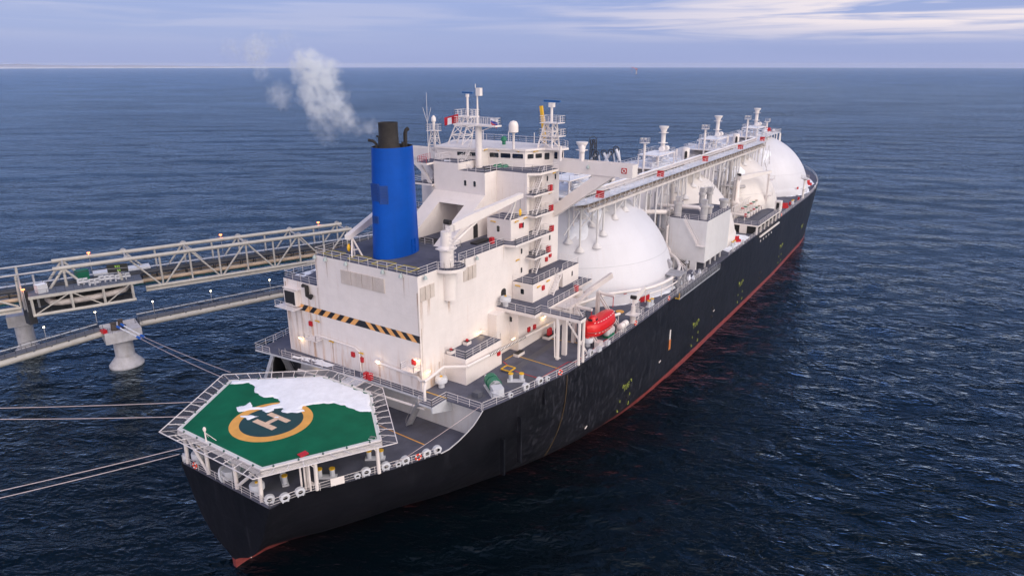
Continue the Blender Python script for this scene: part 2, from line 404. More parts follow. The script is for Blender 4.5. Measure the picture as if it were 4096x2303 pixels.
# ================================================================ SHIP
ship = empty('gas_tanker_ship', (143, 0, 0), 'long black hulled liquefied gas tanker with cream superstructure, blue funnel and four white tank domes', 'ship')
SPLIT = {'pipework','rail_fitting','cross_member','valve_body','dark_walkway_paint','pipework_run','service_platform','walkway_brace','tug_mark','deck_line','antenna_post','bow_house','fire_pump','white_mark','recessed_bitt','dark_deck_patch','boat_fall','support_post','raft_cradle','hull_bar','roof_pipe','draught_mark'}
def P(name, mb, mats, parent=None, label=None):
    if name in SPLIT:
        o = None
        for q in pieces(mb): o = q.build(name, mats, parent or ship)
        return o
    o = mb.build(name, mats, parent or ship)
    if label: o['label'] = label
    return o
def hullmat():
    m = bpy.data.materials.new('black_hull_paint'); m.use_nodes = True; m.node_tree.nodes.clear(); t = NT(m.node_tree)
    pos = t.add('ShaderNodeNewGeometry').outputs['Position']; z = t.add('ShaderNodeSeparateXYZ', ins={0: pos}).outputs[2]
    n1 = t.noise(pos, .12, 5, .6); n2 = t.noise(t.scale(pos, (.9,.9,.07)), 1.0, 5, .65)
    blk = t.mix(t.ramp(n1,.35,.7), (.0045,.005,.008), (.011,.011,.016))
    blk = t.mix(t.math('MULTIPLY', t.ramp(n2,.60,.80), .5), blk, (.055,.055,.07))
    fx = t.add('ShaderNodeSeparateXYZ', ins={0: pos}).outputs[0]
    scf = t.noise(t.scale(pos, (1.6,1.6,.5)), 1.0, 7, .75)
    blk = t.mix(t.math('MULTIPLY', t.math('MULTIPLY', t.ramp(scf,.52,.72), t.math('MULTIPLY', t.ramp(fx,26,38), t.ramp(fx,120,42))), .85), blk, (.075,.075,.095))
    sm = t.math('LESS_THAN', t.math('FRACT', t.math('MULTIPLY', z, 1/2.4)), .03)
    blk = t.mix(t.math('MULTIPLY', sm, .15), blk, (.045,.045,.06))
    sc = t.noise(t.scale(pos, (.5,.5,3.5)), 1.0, 6, .7)
    low = t.math('MULTIPLY', t.ramp(sc,.60,.74), t.math('SUBTRACT', 1.0, t.ramp(z,1.5,6)))
    blk = t.mix(t.math('MULTIPLY', low, .5), blk, (.12,.03,.025))
    red = t.mix(t.ramp(t.noise(t.scale(pos,(.8,.8,2)),1.0,5,.7),.35,.7), (.17,.032,.032), (.28,.07,.066))
    edge = t.math('ADD', z, t.math('MULTIPLY', t.noise(pos,1.2,4), .15))
    c = t.mix(t.math('GREATER_THAN', edge, 1.32), red, blk)
    b = t.add('ShaderNodeBsdfPrincipled', ins={'Roughness': .42, 'Base Color': c, 'Specular IOR Level': .3})
    bp = t.add('ShaderNodeBump', ins={'Height': t.noise(t.scale(pos,(.35,.35,.35)),1.0,2,.5), 'Strength': .5, 'Distance': .35}); t.l.new(bp.outputs[0], b.inputs['Normal'])
    t.l.new(b.outputs[0], t.add('ShaderNodeOutputMaterial').inputs[0]); return m
HULL = hullmat()
ZU, ZM = 16.9, 11.8
XS  = [0,   4,   8.8, 14.3, 17.5, 19.5, 21,  22,  23,  24,  26.5, 31.5, 35, 40,  47,  53.7, 61,  70,  79,  90,  120, 160, 195]
Y0  = [.25, .8, 1.7, 4.1,  5.6,  6.8,  7.7, 8.3, 8.9, 9.4,10.5, 12.9, 14.5,16.8,19.4,21.5, 23.0,24.0,24.4,24.6,24.7,24.6,23.6]
YK  = [.9,  3.7, 6.0, 8.8,  10.3, 11.4, 12.3,12.9,13.4,14.0,15.1, 17.4, 18.8,20.6,22.5,23.6, 24.2,24.5,24.6,24.65,24.7,24.6,23.7]
YD  = [8.6, 9.9, 12.2,15.0, 16.4, 17.2, 18.0,18.8,19.8,20.6,21.3, 22.4, 23.2,24.2,24.5,24.7, 24.8,24.8,24.7,24.6,24.5,24.4,24.2]
def ztop(x):
    if x <= 19.5: return ZM
    if x >= 24: return ZU
    t = (x-19.5)/4.5; return ZM+(ZU-ZM)*(t**1.9)
def yd(x):
    if x <= 195: return float(np.interp(x, XS, YD))
    u = min(1, (x-195)/(288-195)); return 24.2*max(0, 1-u**2.6)
def hy(x, z):
    y0 = float(np.interp(x, XS, Y0)); yk = float(np.interp(x, XS, YK)); y1 = yd(x); zt = ztop(x)
    if z <= 0: y = y0*(1+.04*z)
    elif z <= 2: y = y0+(yk-y0)*(z/2)**.8
    else: t = min(1.0, (z-2)/(zt-2)); full = min(1, max(0, (x-4)/60)); y = yk+(y1-yk)*(1-(1-t)**(1.7+full))
    if x < 9:
        yt = float(np.interp(z, [-2,0,1.35,1.9,2.8,4.2,6.2,9.3,11.8], [.2,.25,.35,1.2,3.1,5.0,6.2,7.5,8.6])); k = (x/9)**.7; y = y*k+yt*(1-k)
    return y
ZL = [-2,-1,0,.7,1.35,2,2.8,3.8,5.2,7,9,11.8]
def station(x):
    zt = ztop(x); out = []
    for i, zl in enumerate(ZL):
        z = zl if zl <= 2 else 2+(zl-2)*(zt-2)/9.8
        out.append((x, hy(x, z), z))
    return out
NZ = len(ZL)-1
def build_hull():
    mb = MB(); secs = [station(x) for x in (0,2,4,6.5,8.8,11.5,14.3,17.5,19.5,20.5,21,21.6,22,22.5,23,23.5,24,26.5,29,31.5,35,40,43,47,50,53.7,57,61,65,70,79,90,105,120,140,160,180,195)]
    for u in [i/26 for i in range(1,27)]:
        s = []
        for i in range(NZ+1):
            z = ZL[i] if ZL[i] <= 2 else 2+(ZL[i]-2)*(ZU-2)/9.8; t = max(0, z)/ZU; xe = 280+8*t**1.6; uu = u**.8
            y = (23.6+.6*t)*max(0, 1-uu**(2.1+.5*t))
            s.append((195+uu*(xe-195), y, z))
        secs.append(s)
    for sg in (-1, 1):
        rings = [mb.pts([(x, y*sg, z) for x,y,z in s]) for s in secs]
        for a, b in zip(rings, rings[1:]):
            for q in range(NZ):
                f = [a+q, b+q, b+q+1, a+q+1]; mb.face(f if sg < 0 else f[::-1], 0, True)
    s0 = secs[0]; n = mb.pts([(x,-y,z) for x,y,z in s0]); n2 = mb.pts([(x,y,z) for x,y,z in s0])
    for q in range(NZ): mb.face([n+q, n+q+1, n2+q+1, n2+q])
    # rubbing bars at the stern quarter, tug grooves and the stern edge bar
    for x, za, zb in ((35.0,16.2,13.8),(30.4,13.6,6.5),(27.3,11.5,6.0)):
        y = -yd(x)-.02; mb.box(x-.15, x+.15, y-.22, y+.4, zb, za)
    return P('hull', mb, HULL, label='black hull with red boot top at the waterline')
hull = build_hull()
# long pale gantry groove + sheer strip
mb = MB()
pts = []
for z in np.linspace(16.6, 2.2, 20): pts.append((39.7, -hy(39.7, z)-.05, z))
mb.pipe(pts, .055, 6)
P('rubbing_pipe', mb, mat('dark_rust_brown', (.10,.065,.03), .6), hull)
def outline(x0, x1, z=None, inset=.05):
    xs = [x for x in list(XS)+[205,215,225,235,245,255,262,268,274,280,284,287] if x0 < x < x1]
    xs = [x0]+xs+[x1]
    return [(x, -max(.05, yd(x)-inset)) for x in xs]+[(x, max(.05, yd(x)-inset)) for x in reversed(xs)]
xs_ = [.03,2,4,6.5,8.8,11.5,14.3,17.5,19.5,21,22,23,24,25.2]
mb = MB(); mb.prism([(x, -(hy(x,ZM-.4)-.3)) for x in xs_]+[(x, hy(x,ZM-.4)-.3) for x in reversed(xs_)], ZM-.4, ZM+.01, 0)
P('mooring_deck', mb, DECK, label='grey aft mooring deck below the helideck')
mb = MB(); mb.prism(outline(24.0, 287), ZU-.3, ZU+.01, 0)
P('main_deck', mb, DECK, label='grey upper deck')
# break of deck: white transverse wall, sheer coamings
zz_ = [ZM,13,14,15,16,ZU-.31]
mb = MB(); mb.extr([(25.2, -(hy(25.2,z)-.4), z) for z in zz_]+[(25.2, hy(25.2,z)-.4, z) for z in reversed(zz_)], (.3,0,0))
for sg in (-1,1):
    q = [(x, sg*(yd(x)+.03), ztop(x)+.05) for x in (19.5,20.5,21,21.6,22,22.5,23,23.5,24)]
    for a, b in zip(q, q[1:]): mb.beam(a, b, .14, .10)
P('deck_break_wall', mb, mat('pale_wall', (.60,.60,.62), .5, var=.08, streak=.3, rust=.25), label='pale wall between mooring deck and upper deck')
# painted deck lines and patches
def strip(mb, a, b, w, z, m=0):
    a = Vector((*a,0)); b = Vector((*b,0)); d = (b-a).normalized(); s_ = Vector((-d.y,d.x,0))*w/2
    mb.poly([(a-s_).to_tuple()[:2]+(z,), (b-s_).to_tuple()[:2]+(z,), (b+s_).to_tuple()[:2]+(z,), (a+s_).to_tuple()[:2]+(z,)], m)
mb = MB(); z = ZU+.034
for a, b in (((24.1,-10.9),(24.1,-14.7)),((40.9,-14.2),(40.4,-22.4)),((38.6,-14.1),(40.9,-14.2)),((49.5,-15.5),(50.5,-20.5)),((58.5,-17),(59,-21))): strip(mb, a, b, .16, z, 0)
for a, b in (((38.0,-14.2),(36.2,-17.4)),((36.2,-17.4),(36.0,-21.8)),((36.0,-21.8),(43.2,-22.4)),((43.2,-22.4),(43.6,-23.3)),((43.6,-23.3),(58,-23.2))): strip(mb, a, b, .14, z+.004, 1)
P('deck_line', mb, [YEL, RED])
mb = MB(); z = ZU+.018
path = [(32.2,-17.6),(36.0,-18.3),(37.3,-17.2),(53.2,-16.7),(61,-18.2),(68,-21.8),(76,-22.6)]
for a, b in zip(path, path[1:]): strip(mb, a, b, 1.1, z+.004+.004*(path.index(a)%2))
mb.poly([(32.2,-17.2,z-.004),(35.6,-17.2,z-.004),(36.6,-21.6,z-.004),(31.0,-21.4,z-.004)])
mb.poly([(25.6,-16.6,z-.004),(27.8,-16.6,z-.004),(27.8,-18.6,z-.004),(25.6,-18.6,z-.004)])
P('dark_walkway_paint', mb, DECKD)
mb = MB(); z = ZM+.020
strip(mb, (20.5,-3), (20.0,-14), .2, z, 0)
P('mooring_deck_line', mb, OCHRE)
mb = MB(); z = ZM+.016
for c, a in (((7.5,-8.8),.7),((14,-11),.7),((4.4,-5.2),.5),((2.9,3.6),.5)):
    q = [(c[0]+x*math.cos(a)-y*math.sin(a), c[1]+x*math.sin(a)+y*math.cos(a), z) for x,y in ((-2.1,-1.3),(2.1,-1.3),(2.1,1.3),(-2.1,1.3))]
    mb.poly(q); z += .004
P('dark_deck_patch', mb, DECKD)

# ---------------------------------------------------------------- superstructure
house = MB()
H = house
H.box(23.7, 44.3, -10.8, 8.5, ZU+.012, 33.2, 0, 1)
H.box(23.72, 44.2, 8.5, 16.0, ZU+.012, 28.5, 0, 1)
acc = MB(); A = acc
A.box(44.3, 50.0, -10.8, 10.8, ZU+.012, 33.2, 0, 1)
A.box(50.0, 60.0, -9.4, 10.8, ZU+.012, 43.0, 0, 1)                       # tower core
A.box(54.4, 60.0, -10.6, -9.4, ZU+.012, 43.0, 0, 1)
A.box(50.0, 50.7, -10.6, -9.4, ZU+.012, 43.0, 0, 1)
A.box(50.7, 54.4, -10.58, -9.4, ZU+.012, 26.7, 0, 1)
A.box(50.7, 54.4, -10.58, -9.4, 42.2, 43.0, 0, 1)
for z in (29.7, 33.0, 36.3, 39.6): A.box(50.7, 54.4, -10.55, -9.4, z-.25, z+.2, 0, 1)
A.box(45.5, 50.0, -10.6, -6.2, 33.2, 36.5, 0, 1)                         # aft side house with its own deck
A.box(51.0, 60.0, -4.9, .3, 42.0, 43.004, 0, 1)
A.box(46.8, 52.0, .3, 5.3, 39.5, 44.1, 0, 1)
A.box(46.8, 51.0, -4.9, .3, 39.5, 43.0, 0, 1)
# slanted aft buttress: two legs and lintel round a deep opening
for ya, yb in ((-4.9,-2.5),(2.5,5.3)):
    A.extr([(36.8,ya,33.19),(46.8,ya,39.5),(51,ya,39.5),(51,ya,33.19)], (0,yb-ya,0))
A.extr([(44.5,-2.5,38.05),(46.8,-2.5,39.5),(51,-2.5,39.5),(51,-2.5,38.05)], (0,5,0))
A.box(49.0, 51.0, -2.5, 2.5, 33.21, 38.05)
# T1 deck, its block, T2 house
A.box(42.5, 60.2, -14.0, -10.8, ZU+.012, 23.5, 0, 0)
A.prism([(41.1,-10.8),(41.1,-17.8),(42.95,-17.8),(42.9,-24.4),(44.6,-24.4),(44.9,-17.75),(54.9,-17.75),(55.0,-16.6),(61.7,-16.6),(61.7,-10.4),(60.2,-10.4)], 23.5, 24.0, 0, 1)
A.box(45.6, 53.6, -14.6, -10.85, 24.0, 26.9, 0, 1)
A.box(53.6, 54.9, -13.3, -10.86, 24.0, 26.9, 0, 1)
A.box(54.9, 60.3, -14.6, -10.85, 24.0, 26.9, 0, 1)
A.box(53.6, 54.9, -14.58, -13.3, 26.4, 26.88, 0, 1)
A.box(28.6, 37.2, -14.5, -10.8, ZU+.012, 20.8, 0, 1)                     # small house at the casing foot
A.box(39.0, 42.5, -12.4, -10.8, ZU+.012, 23.5, 0, 0)
# side balconies
for z, xa, xb, yo in ((29.9,49.3,54.6,-12.6),(36.5,49.9,55.6,-12.3),(39.8,49.4,55.6,-12.3)): A.box(xa, xb, yo, -10.6, z-.3, z, 0, 1)
A.prism([(43.4,-10.8),(43.9,-12.6),(55,-12.6),(55,-10.6)], 32.85, 33.2, 0, 1)
A.prism([(50.3,-10.6),(51.5,-12.1),(57.2,-12.1),(57.2,-10.6)], 42.6, 43.0, 0, 1)
A.box(46.2, 50.0, 5.3, 9.3, 40.1, 40.4, 0, 1); A.box(46.8, 50.0, 7.5, 10.4, 35.6, 35.9, 0, 1)
A.prism([(45.1,5.3),(45.1,7.4),(50,8.6),(50,5.3)], 43.6, 43.9, 0, 1)
for x in (47, 49): A.beam((x, 5.3, 39), (x, 8.6, 43.6), .35, .5)
CW = [WHITE, DECK]
cas = P('engine_casing', house, [AFTW, DECK], label='tall cream engine casing block under the funnel')
accp = P('accommodation_tower', acc, CW, label='stepped cream accommodation tower')

# aft walkway round the casing foot
mb = MB(); mb.prism([(22.4,-12.3),(22.4,-2),(21.0,14.7),(20.5,20.5),(25.2,20.6),(25.2,-14.7),(21.1,-14.7),(21.1,-12.4)], ZU-.28, ZU+.006, 0, 1)
mb.extr([(21.1,-14.7,ZU-.28),(21.1,-14.7,ZU-.9),(25.2,-14.7,ZU-2.2),(25.2,-14.7,ZU-.28)], (0,.2,0))
mb.beam((21.4,17.3,16.6),(21.4,19.9,11.8),.35,.6); mb.beam((22.4,0,16.5),(25.2,0,14.5),.2)
P('aft_walkway', mb, [PALE, DECK])
mb = MB()
for pth in ([(22.4,-12.3,ZU),(22.4,-2.3,ZU)],[(22.1,.4,ZU),(21.0,14.7,ZU)],[(21.1,-12.4,ZU),(21.1,-14.6,ZU),(24.0,-14.7,ZU),(24.0,-20.4,ZU)],[(20.6,17,ZU),(20.5,20.4,ZU),(29,21.3,ZU)]): mb.rail(pth, 1.05, 2.2)
P('railing', mb, RAIL)
mb = MB(); mb.stairs((22.8,-8.9,ZM),(21.6,-12.2,ZU),.9)
P('stairs', mb, GREY)
mb = MB(); mb.stairs((25.0,18.0,ZM),(21.6,15.4,ZU),.9)
P('stairs', mb, GREY)
mb = MB(); 
mb.torus((25.15,17.3,13.7),(1,0,0),1.25,.16,24,6)
n = len(mb.v); mb.lathe((0,0,0), [(1.2,0),(1.2,.1)], 24); mb.xf(n, Matrix.Translation((25.18,17.3,13.7)) @ Matrix.Rotation(-PI/2,4,'Y'))
P('hose_reel', mb, STEELD)

# ---------------------------------------------------------------- wheelhouse
WH = [(58.6,-8.4),(55.2,-6.9),(53.9,-.5),(52.2,-.45),(51.2,4.3),(51.2,8.2),(56,9.6),(60.3,11.4),(62.6,9.5),(63.4,5),(63.6,0),(63.4,-5),(62.6,-9.5),(60.3,-11.2),(60.1,-9.3)]
mb = MB(); mb.prism(WH, 43.004, 45.6, 0, 0)
mb.prism([(58.4,-8.7),(55.0,-7.15),(53.65,-.7),(51.95,-.7),(50.9,4.2),(50.9,8.4),(55.8,9.9),(60.2,11.9),(62.9,9.7),(63.8,5),(64,0),(63.8,-5),(62.9,-9.8),(60.9,-11.8),(58.6,-11.2)], 45.6, 45.9, 0, 0)
whs = P('wheelhouse', mb, WHITE2, label='cream wheelhouse with a row of dark windows')
def wallwin(parent, a, b, ts, z0, z1, frame=.05, name='window'):
    """windows on the wall from a to b (outside on the right of a->b); ts = list of (t0,t1)"""
    a = Vector((*a,0)); b = Vector((*b,0)); d = b-a; nrm = Vector((d.y,-d.x,0)).normalized()
    for t0, t1 in ts:
        p = a+d*t0; q = a+d*t1; m_ = MB(); u = (q-p).normalized(); h = z1-z0; c = min(.14, h*.15)
        prof = [(c,0),(0,c),(0,h-c),(c,h),((q-p).length-c,h),((q-p).length,h-c),((q-p).length,c),((q-p).length-c,0)]
        m_.extr([tuple(p+u*s_+Vector((0,0,z0+zz))+nrm*.03) for s_, zz in prof], tuple(-nrm*.2))
        g = m_.build(name, GLS, parent)
        f_ = MB(); pr = [p+u*s_+Vector((0,0,z0+zz))+nrm*.035 for s_, zz in prof]
        for i in range(len(pr)): f_.beam(pr[i], pr[(i+1)%len(pr)], frame)
        f_.build('frame', WHITE2, g)
wallwin(whs, (53.9,-.5), (55.2,-6.9), [(.04,.30),(.34,.62),(.66,.96)], 44.35, 45.15)
wallwin(whs, (55.2,-6.9), (58.6,-8.4), [(.12,.46),(.54,.90)], 44.3, 45.1)
wallwin(whs, (58.6,-8.4), (60.1,-9.3), [(.05,.62)], 43.95, 45.1)
wallwin(whs, (60.1,-9.3), (60.3,-11.2), [(.1,.45),(.55,.95)], 43.9, 45.2)
wallwin(whs, (51.2,4.3), (52.2,-.45), [(.08,.45),(.55,.92)], 44.6, 45.25)
wallwin(whs, (60.3,-11.2), (62.6,-9.5), [(.1,.9)], 43.9, 45.2)
mb = MB(); mb.extr([(58.98,-8.72,43.05),(59.75,-9.15,43.05),(59.75,-9.15,44.9),(58.98,-8.72,44.9)], (.03,.06,0)) 
# roof rail
mb = MB(); mb.rail([(60.2,11.6,45.9),(62.7,9.5,45.9),(63.6,5,45.9),(63.8,0,45.9),(63.6,-5,45.9),(62.7,-9.6,45.9),(60.9,-11.6,45.9)],1.05,1.5)
for x, y in ((63.7,2),(63.5,-3.5),(62.9,7),(62.8,-8)): mb.beam((x,y,45.9),(x,y,47.7),.1)
P('railing', mb, RAIL)
# wings
for sg in (-1, 1):
    mb = MB()
    mb.box(58.0, 60.0, sg*10.6, sg*24.5, 42.35, 42.8); mb.box(58.0, 58.15, sg*10.6, sg*24.5, 42.8, 44.35); mb.box(59.85, 60.0, sg*10.6, sg*24.5, 42.8, 44.35); mb.box(58.15, 59.85, sg*24.3, sg*24.5, 42.8, 44.35)
    for i in range(10): y = sg*(12+i*1.35); mb.box(59.7, 59.85, y-.05, y+.05, 42.8, 44.2)
    arm = [(-9.6,33.9),(-9.6,35.9)]+[(-9.6-i*.96, 35.9+i*.735) for i in range(1,8)]+[(-17.3,41.75),(-17.5,42.1),(-17.4,42.34),(-21.3,42.34)]
    mb.extr([(58.2, -sg*y if sg < 0 else -y, z) for y, z in arm] if sg > 0 else [(58.2, y, z) for y, z in arm], (1.65,0,0))
    P('bridge_wing', mb, WHITE2, label='starboard bridge wing on its long slanting strut' if sg < 0 else None)
mb = MB()   # life ring housing painted on the wing end
mb.extr([(57.97,-22.6,43.9),(57.97,-22.6,42.9),(57.97,-23.9,42.35),(57.97,-23.9,43.9)], (.05,0,0))
P('ring_recess', mb, WHITE2)
mb = MB(); mb.box(57.93,57.97,-23.6,-22.7,43.0,43.85); P('ring_recess_panel', mb, RED); mb = MB(); mb.torus((57.9,-23.15,43.42),(1,0,0),.26,.07,16,6); P('painted_ring', mb, WHITE2)
# windows on walls
def winX(x, y, z, w=.55, h=.95):     # aft facing
    wallwin(accp, (x,y+w/2), (x,y-w/2), [(0,1)], z-h/2, z+h/2, .05)
def winY(x, y, z, w=.5, h=.95, d=None):     # starboard facing
    wallwin(accp, (x-w/2,y), (x+w/2,y), [(0,1)], z-h/2, z+h/2, .05)
for y in (-1.1, -2.95): winX(46.8, y, 41.1)
for x in (56.1, 58.7): winY(x, -10.6, 41.4)
for x, z in ((57.2,31.4),(57.4,28.3),(48.2,31.1),(48.2,28.0)): winY(x, -10.6 if x > 50 else -10.8, z)
winX(45.5, -8.3, 34.9, .6, 1.0); winY(48.9, -10.6, 35.1)
winX(45.6, -12.7, 25.5, .7, .9); winY(58.0, -14.6, 25.6); winX(42.5,-12.6,21.9,.6,.9)
# doors and arched openings (dark recess boxes set in the wall)
def opening(pts, d, name='doorway'):
    m_ = MB(); m_.extr(pts, d); return P(name, m_, DRK, accp)
arch = [(0,0),(1.15,0),(1.15,1.9)]+[(.575+.575*math.cos(a), 1.9+.5*math.sin(a)) for a in (PI/6,PI/3,PI/2,2*PI/3,5*PI/6)]+[(0,1.9)]
opening([(43.6+s_, -4.93, 33.25+z_) for s_, z_ in arch], (0,.3,0))
opening([(42.5+s_*1.15, -10.83, 24.05+z_*.95) for s_, z_ in arch], (0,.3,0))
opening([(37.3,-10.85,ZU+.02),(38.9,-10.85,ZU+.02),(38.9,-10.85,19.0),(37.3,-10.85,19.0)], (0,.3,0))
opening([(38.96,-12.3,ZU+.02),(38.96,-11,ZU+.02),(38.96,-11,18.9),(38.96,-12.3,18.9)], (.3,0,0))
mb = MB(); mb.box(37.5,40.5,-2.4,2.4,33.2,33.26); mb.box(40.8,44.2,-7.6,-6.4,33.2,33.5); P('hatch_opening', mb, DRK, accp)
# louvres on the casing
def louvre(p, u, w, h, n, out):
    m_ = MB(); p = Vector(p); u = Vector(u); o_ = Vector(out)
    for i in range(n):
        a = p+u*(i*w/n+.06); b = p+u*((i+1)*w/n-.06)
        m_.extr([tuple(a),tuple(b),tuple(b-Vector((0,0,h))),tuple(a-Vector((0,0,h)))], tuple(o_*.12))
        for k in range(14): zz = h*(k+.5)/14; m_.beam(a+o_*.14-Vector((0,0,zz)), b+o_*.14-Vector((0,0,zz)), .03, .07)
    g = P('louvre_grille', m_, mat('grille_paint', (.60,.54,.50), .6, var=.12, streak=.4), cas)
louvre((23.7,3.3,31.9),(0,-1,0),8.3,2.0,4,(-1,0,0))
louvre((24.0,-10.8,31.6),(1,0,0),2.9,1.9,3,(0,-1,0)); louvre((33.2,-10.8,31.9),(1,0,0),3.0,1.9,3,(0,-1,0))
# hazard band across the aft face
mb = MB(); y0, y1 = 15.9, -10.75; n = 30; hgt = 1.0; mid = -.6
def band(ya, yb, mi, sl, x=23.694):
    mb.poly([(x,ya,24.0),(x,yb,24.0),(x,yb+sl,25.0),(x,ya+sl,25.0)], mi)
wd_ = .95; y = 15.9; k = 0
mb.box(23.696, 23.70, 8.52, 15.9, 24.0, 25.0, 0); mb.box(23.690, 23.698, -10.78, 8.5, 24.0, 25.0, 0)
x_ = 23.680
yy = 15.6
while yy > -.6+1.2:
    mb.poly([(x_,yy,24.0),(x_,max(yy-wd_,-.6),24.0),(x_,max(yy-wd_-1.0,-.6),25.0),(x_,yy-1.0,25.0)], 1); yy -= 1.9
yy = -.6-.2
while yy > -10.0:
    a, b = yy, yy-wd_
    mb.poly([(x_,a-1.0+1.0 if False else a,25.0),(x_,b,25.0),(x_,max(b-1.0,-10.78),24.0),(x_,a-1.0,24.0)], 1); yy -= 1.9
P('hazard_band', mb, [NAVY, ORNG], cas, 'black and orange diagonal hazard stripes')
# groove, pipes and ledges on the aft face
mb = MB(); mb.pipe([(23.5,9.0,20.8),(23.5,1.4,20.6),(23.5,.6,20.2),(23.5,.5,17.2)],.12); mb.pipe([(23.45,-2.5,19.5),(23.45,-10.3,19.1),(22.6,-11.6,19.2),(22.4,-12.5,19.5),(24.6,-12.7,20.0),(26.4,-12.4,20.0),(28.3,-14.9,20.0),(52,-14.9,18.9)],.2)
mb.pipe([(22.4,-12.6,19.3),(22.0,-12.7,18.6),(22.0,-12.7,16.9)],.2); mb.pipe([(21.6,12,15.2),(22.1,-12.6,15.6)],.18)
P('pipework_run', mb, WHITE2, cas)
mb = MB()
for i in range(26):
    x = 33.6+i*.37; mb.lathe((0,0,0),[(.215,-.06),(.215,.06)],10); mb.xf(len(mb.v)-20, Matrix.Translation((x,-14.9,20.0-(x-28.3)*1.1/23.7)) @ Matrix.Rotation(PI/2,4,'Y'))
P('striped_pipe_bands', mb, BLK, cas)
mb = MB(); mb.box(23.0,23.7,12.3,15.6,27.2,27.3); mb.box(22.9,23.72,12.6,15.2,24.7,27.1); P('air_intake', mb, [WHITE], cas); mb = MB(); mb.box(22.86,22.9,12.8,15.0,24.9,26.95); P('intake_screen', mb, DRK, cas)
mb = MB(); mb.box(21.9,23.7,12.2,16.4,24.35,24.45); mb.rail([(22.0,12.3,24.45),(22.0,16.3,24.45)],1.0,1.3)
for ya, yb, zz in ((8.3,10.8,20.3),(-10.6,-8.3,20.2)): mb.box(22.3,23.7,ya,yb,zz-.08,zz); mb.rail([(23.6,ya,zz),(22.35,ya,zz),(22.35,yb,zz),(23.6,yb,zz)],.9,1.2)
P('service_platform', mb, RAIL, cas)
mb = MB(); mb.pipe([(23.3,11.2,28.2),(23.3,10.4,28.2),(23.3,10.4,26.8),(23.3,9.7,26.6),(23.3,9.5,27.0)],.3,10); P('black_exhaust_elbow', mb, BLK, cas)
# railings of every deck
def rails(lst, h=1.05, sp=1.7, mt=None):
    for pth in lst:
        m_ = MB(); m_.rail(pth, h, sp); P('railing', m_, mt or RAIL)
b_ = 33.2
rails([[(43.4,-10.7,b_),(32.4,-10.7,b_)],[(27.8,-10.7,b_),(23.8,-10.7,b_),(23.8,8.4,b_),(43,8.4,b_)],
       [(43.9,-12.5,b_),(54.9,-12.5,b_),(54.9,-10.7,b_)],[(43.4,-10.7,b_),(43.9,-12.5,b_)],[(36.9,-2.4,b_),(36.9,2.4,b_)],
       [(23.9,8.6,28.5),(23.9,15.9,28.5),(43,15.9,28.5)],
       [(41.2,-10.9,24),(41.2,-17.7,24),(42.85,-17.7,24),(42.95,-24.3,24),(44.5,-24.3,24),(44.8,-20.5,24)],[(44.9,-17.7,24),(54.8,-17.7,24),(55,-16.5,24),(61.6,-16.5,24)],
       [(45.6,-10.9,26.9),(45.7,-14.5,26.9),(52.4,-14.5,26.9)],[(54.9,-14.5,26.9),(60.2,-14.5,26.9),(60.2,-11,26.9)],
       [(28.7,-10.9,20.8),(28.7,-14.4,20.8),(37.1,-14.4,20.8),(37.1,-10.9,20.8)],
       [(49.4,-10.7,29.9),(49.4,-12.5,29.9),(54.5,-12.5,29.9),(54.5,-10.7,29.9)],
       [(45.6,-6.3,36.5),(45.6,-10.5,36.5),(49.9,-12.2,36.5),(55.5,-12.2,36.5),(55.5,-10.7,36.5)],
       [(49.5,-10.7,39.8),(49.5,-12.2,39.8),(55.5,-12.2,39.8),(55.5,-10.7,39.8)],
       [(46.9,.2,43),(46.9,-4.8,43),(51.6,-4.9,43),(51.9,-10.4,43),(51.6,-12,43),(57.1,-12,43)],
       [(46.9,.4,44.1),(46.9,5.2,44.1),(51,5.2,44.1)],[(47,.35,44.1),(50.4,.35,44.1)],
       [(46.3,9.2,40.4),(49.9,9.2,40.4)],[(46.3,5.4,40.4),(46.3,9.2,40.4)],[(46.9,7.6,35.9),(46.9,10.3,35.9)]])
rails([[(45.2,5.4,43.9),(45.2,7.3,43.9),(49.8,8.5,43.9)]], .95, .8, RED)
rails([[(24.2,-20.5,ZU),(31,-22.2,ZU),(40,-24.0,ZU),(47,-24.4,ZU),(61,-24.6,ZU),(80,-24.5,ZU),(100,-24.4,ZU)],[(116,-24.3,ZU),(150,-24.2,ZU),(180,-24.1,ZU),(206,-23.9,ZU),(220,-23.1,ZU),(236,-21.2,ZU),(250,-18,ZU),(262,-14.2,ZU),(274,-9.2,ZU),(282,-4.6,ZU),(286.5,-.5,ZU),(282,4.6,ZU),(270,11,ZU)]],1.05,2.4)
rails([[(.2,8.4,ZM),(.2,-8.4,ZM),(4,-9.75,ZM),(8.8,-12.05,ZM),(14.3,-14.85,ZM),(19,-17.0,ZM)]],1.0,1.7)
rails([[(24,20.5,ZU),(40,24,ZU),(80,24.5,ZU)]],1.05,2.4)
# stairs up the tower side
for (a, b) in (((50.9,-11.5,26.9),(53.0,-11.5,29.9)),((50.9,-11.5,29.9),(53.2,-11.5,33.2)),((50.9,-11.5,33.2),(53.2,-11.5,36.5)),((50.9,-11.4,36.5),(53.2,-11.4,39.8)),((50.9,-11.4,39.8),(53.2,-11.4,42.9)),
               ((50.3,-15.1,24.0),(53.0,-15.1,26.9)),((49.6,-.4,43.0),(49.0,1.4,44.3)),((50.9,2.2,44.1),(52.0,1.6,45.9)),((48.2,6.4,40.4),(49.8,6.9,43.8))):
    mb = MB(); mb.stairs(a, b, .75, rails=True); P('stairs', mb, RAIL)
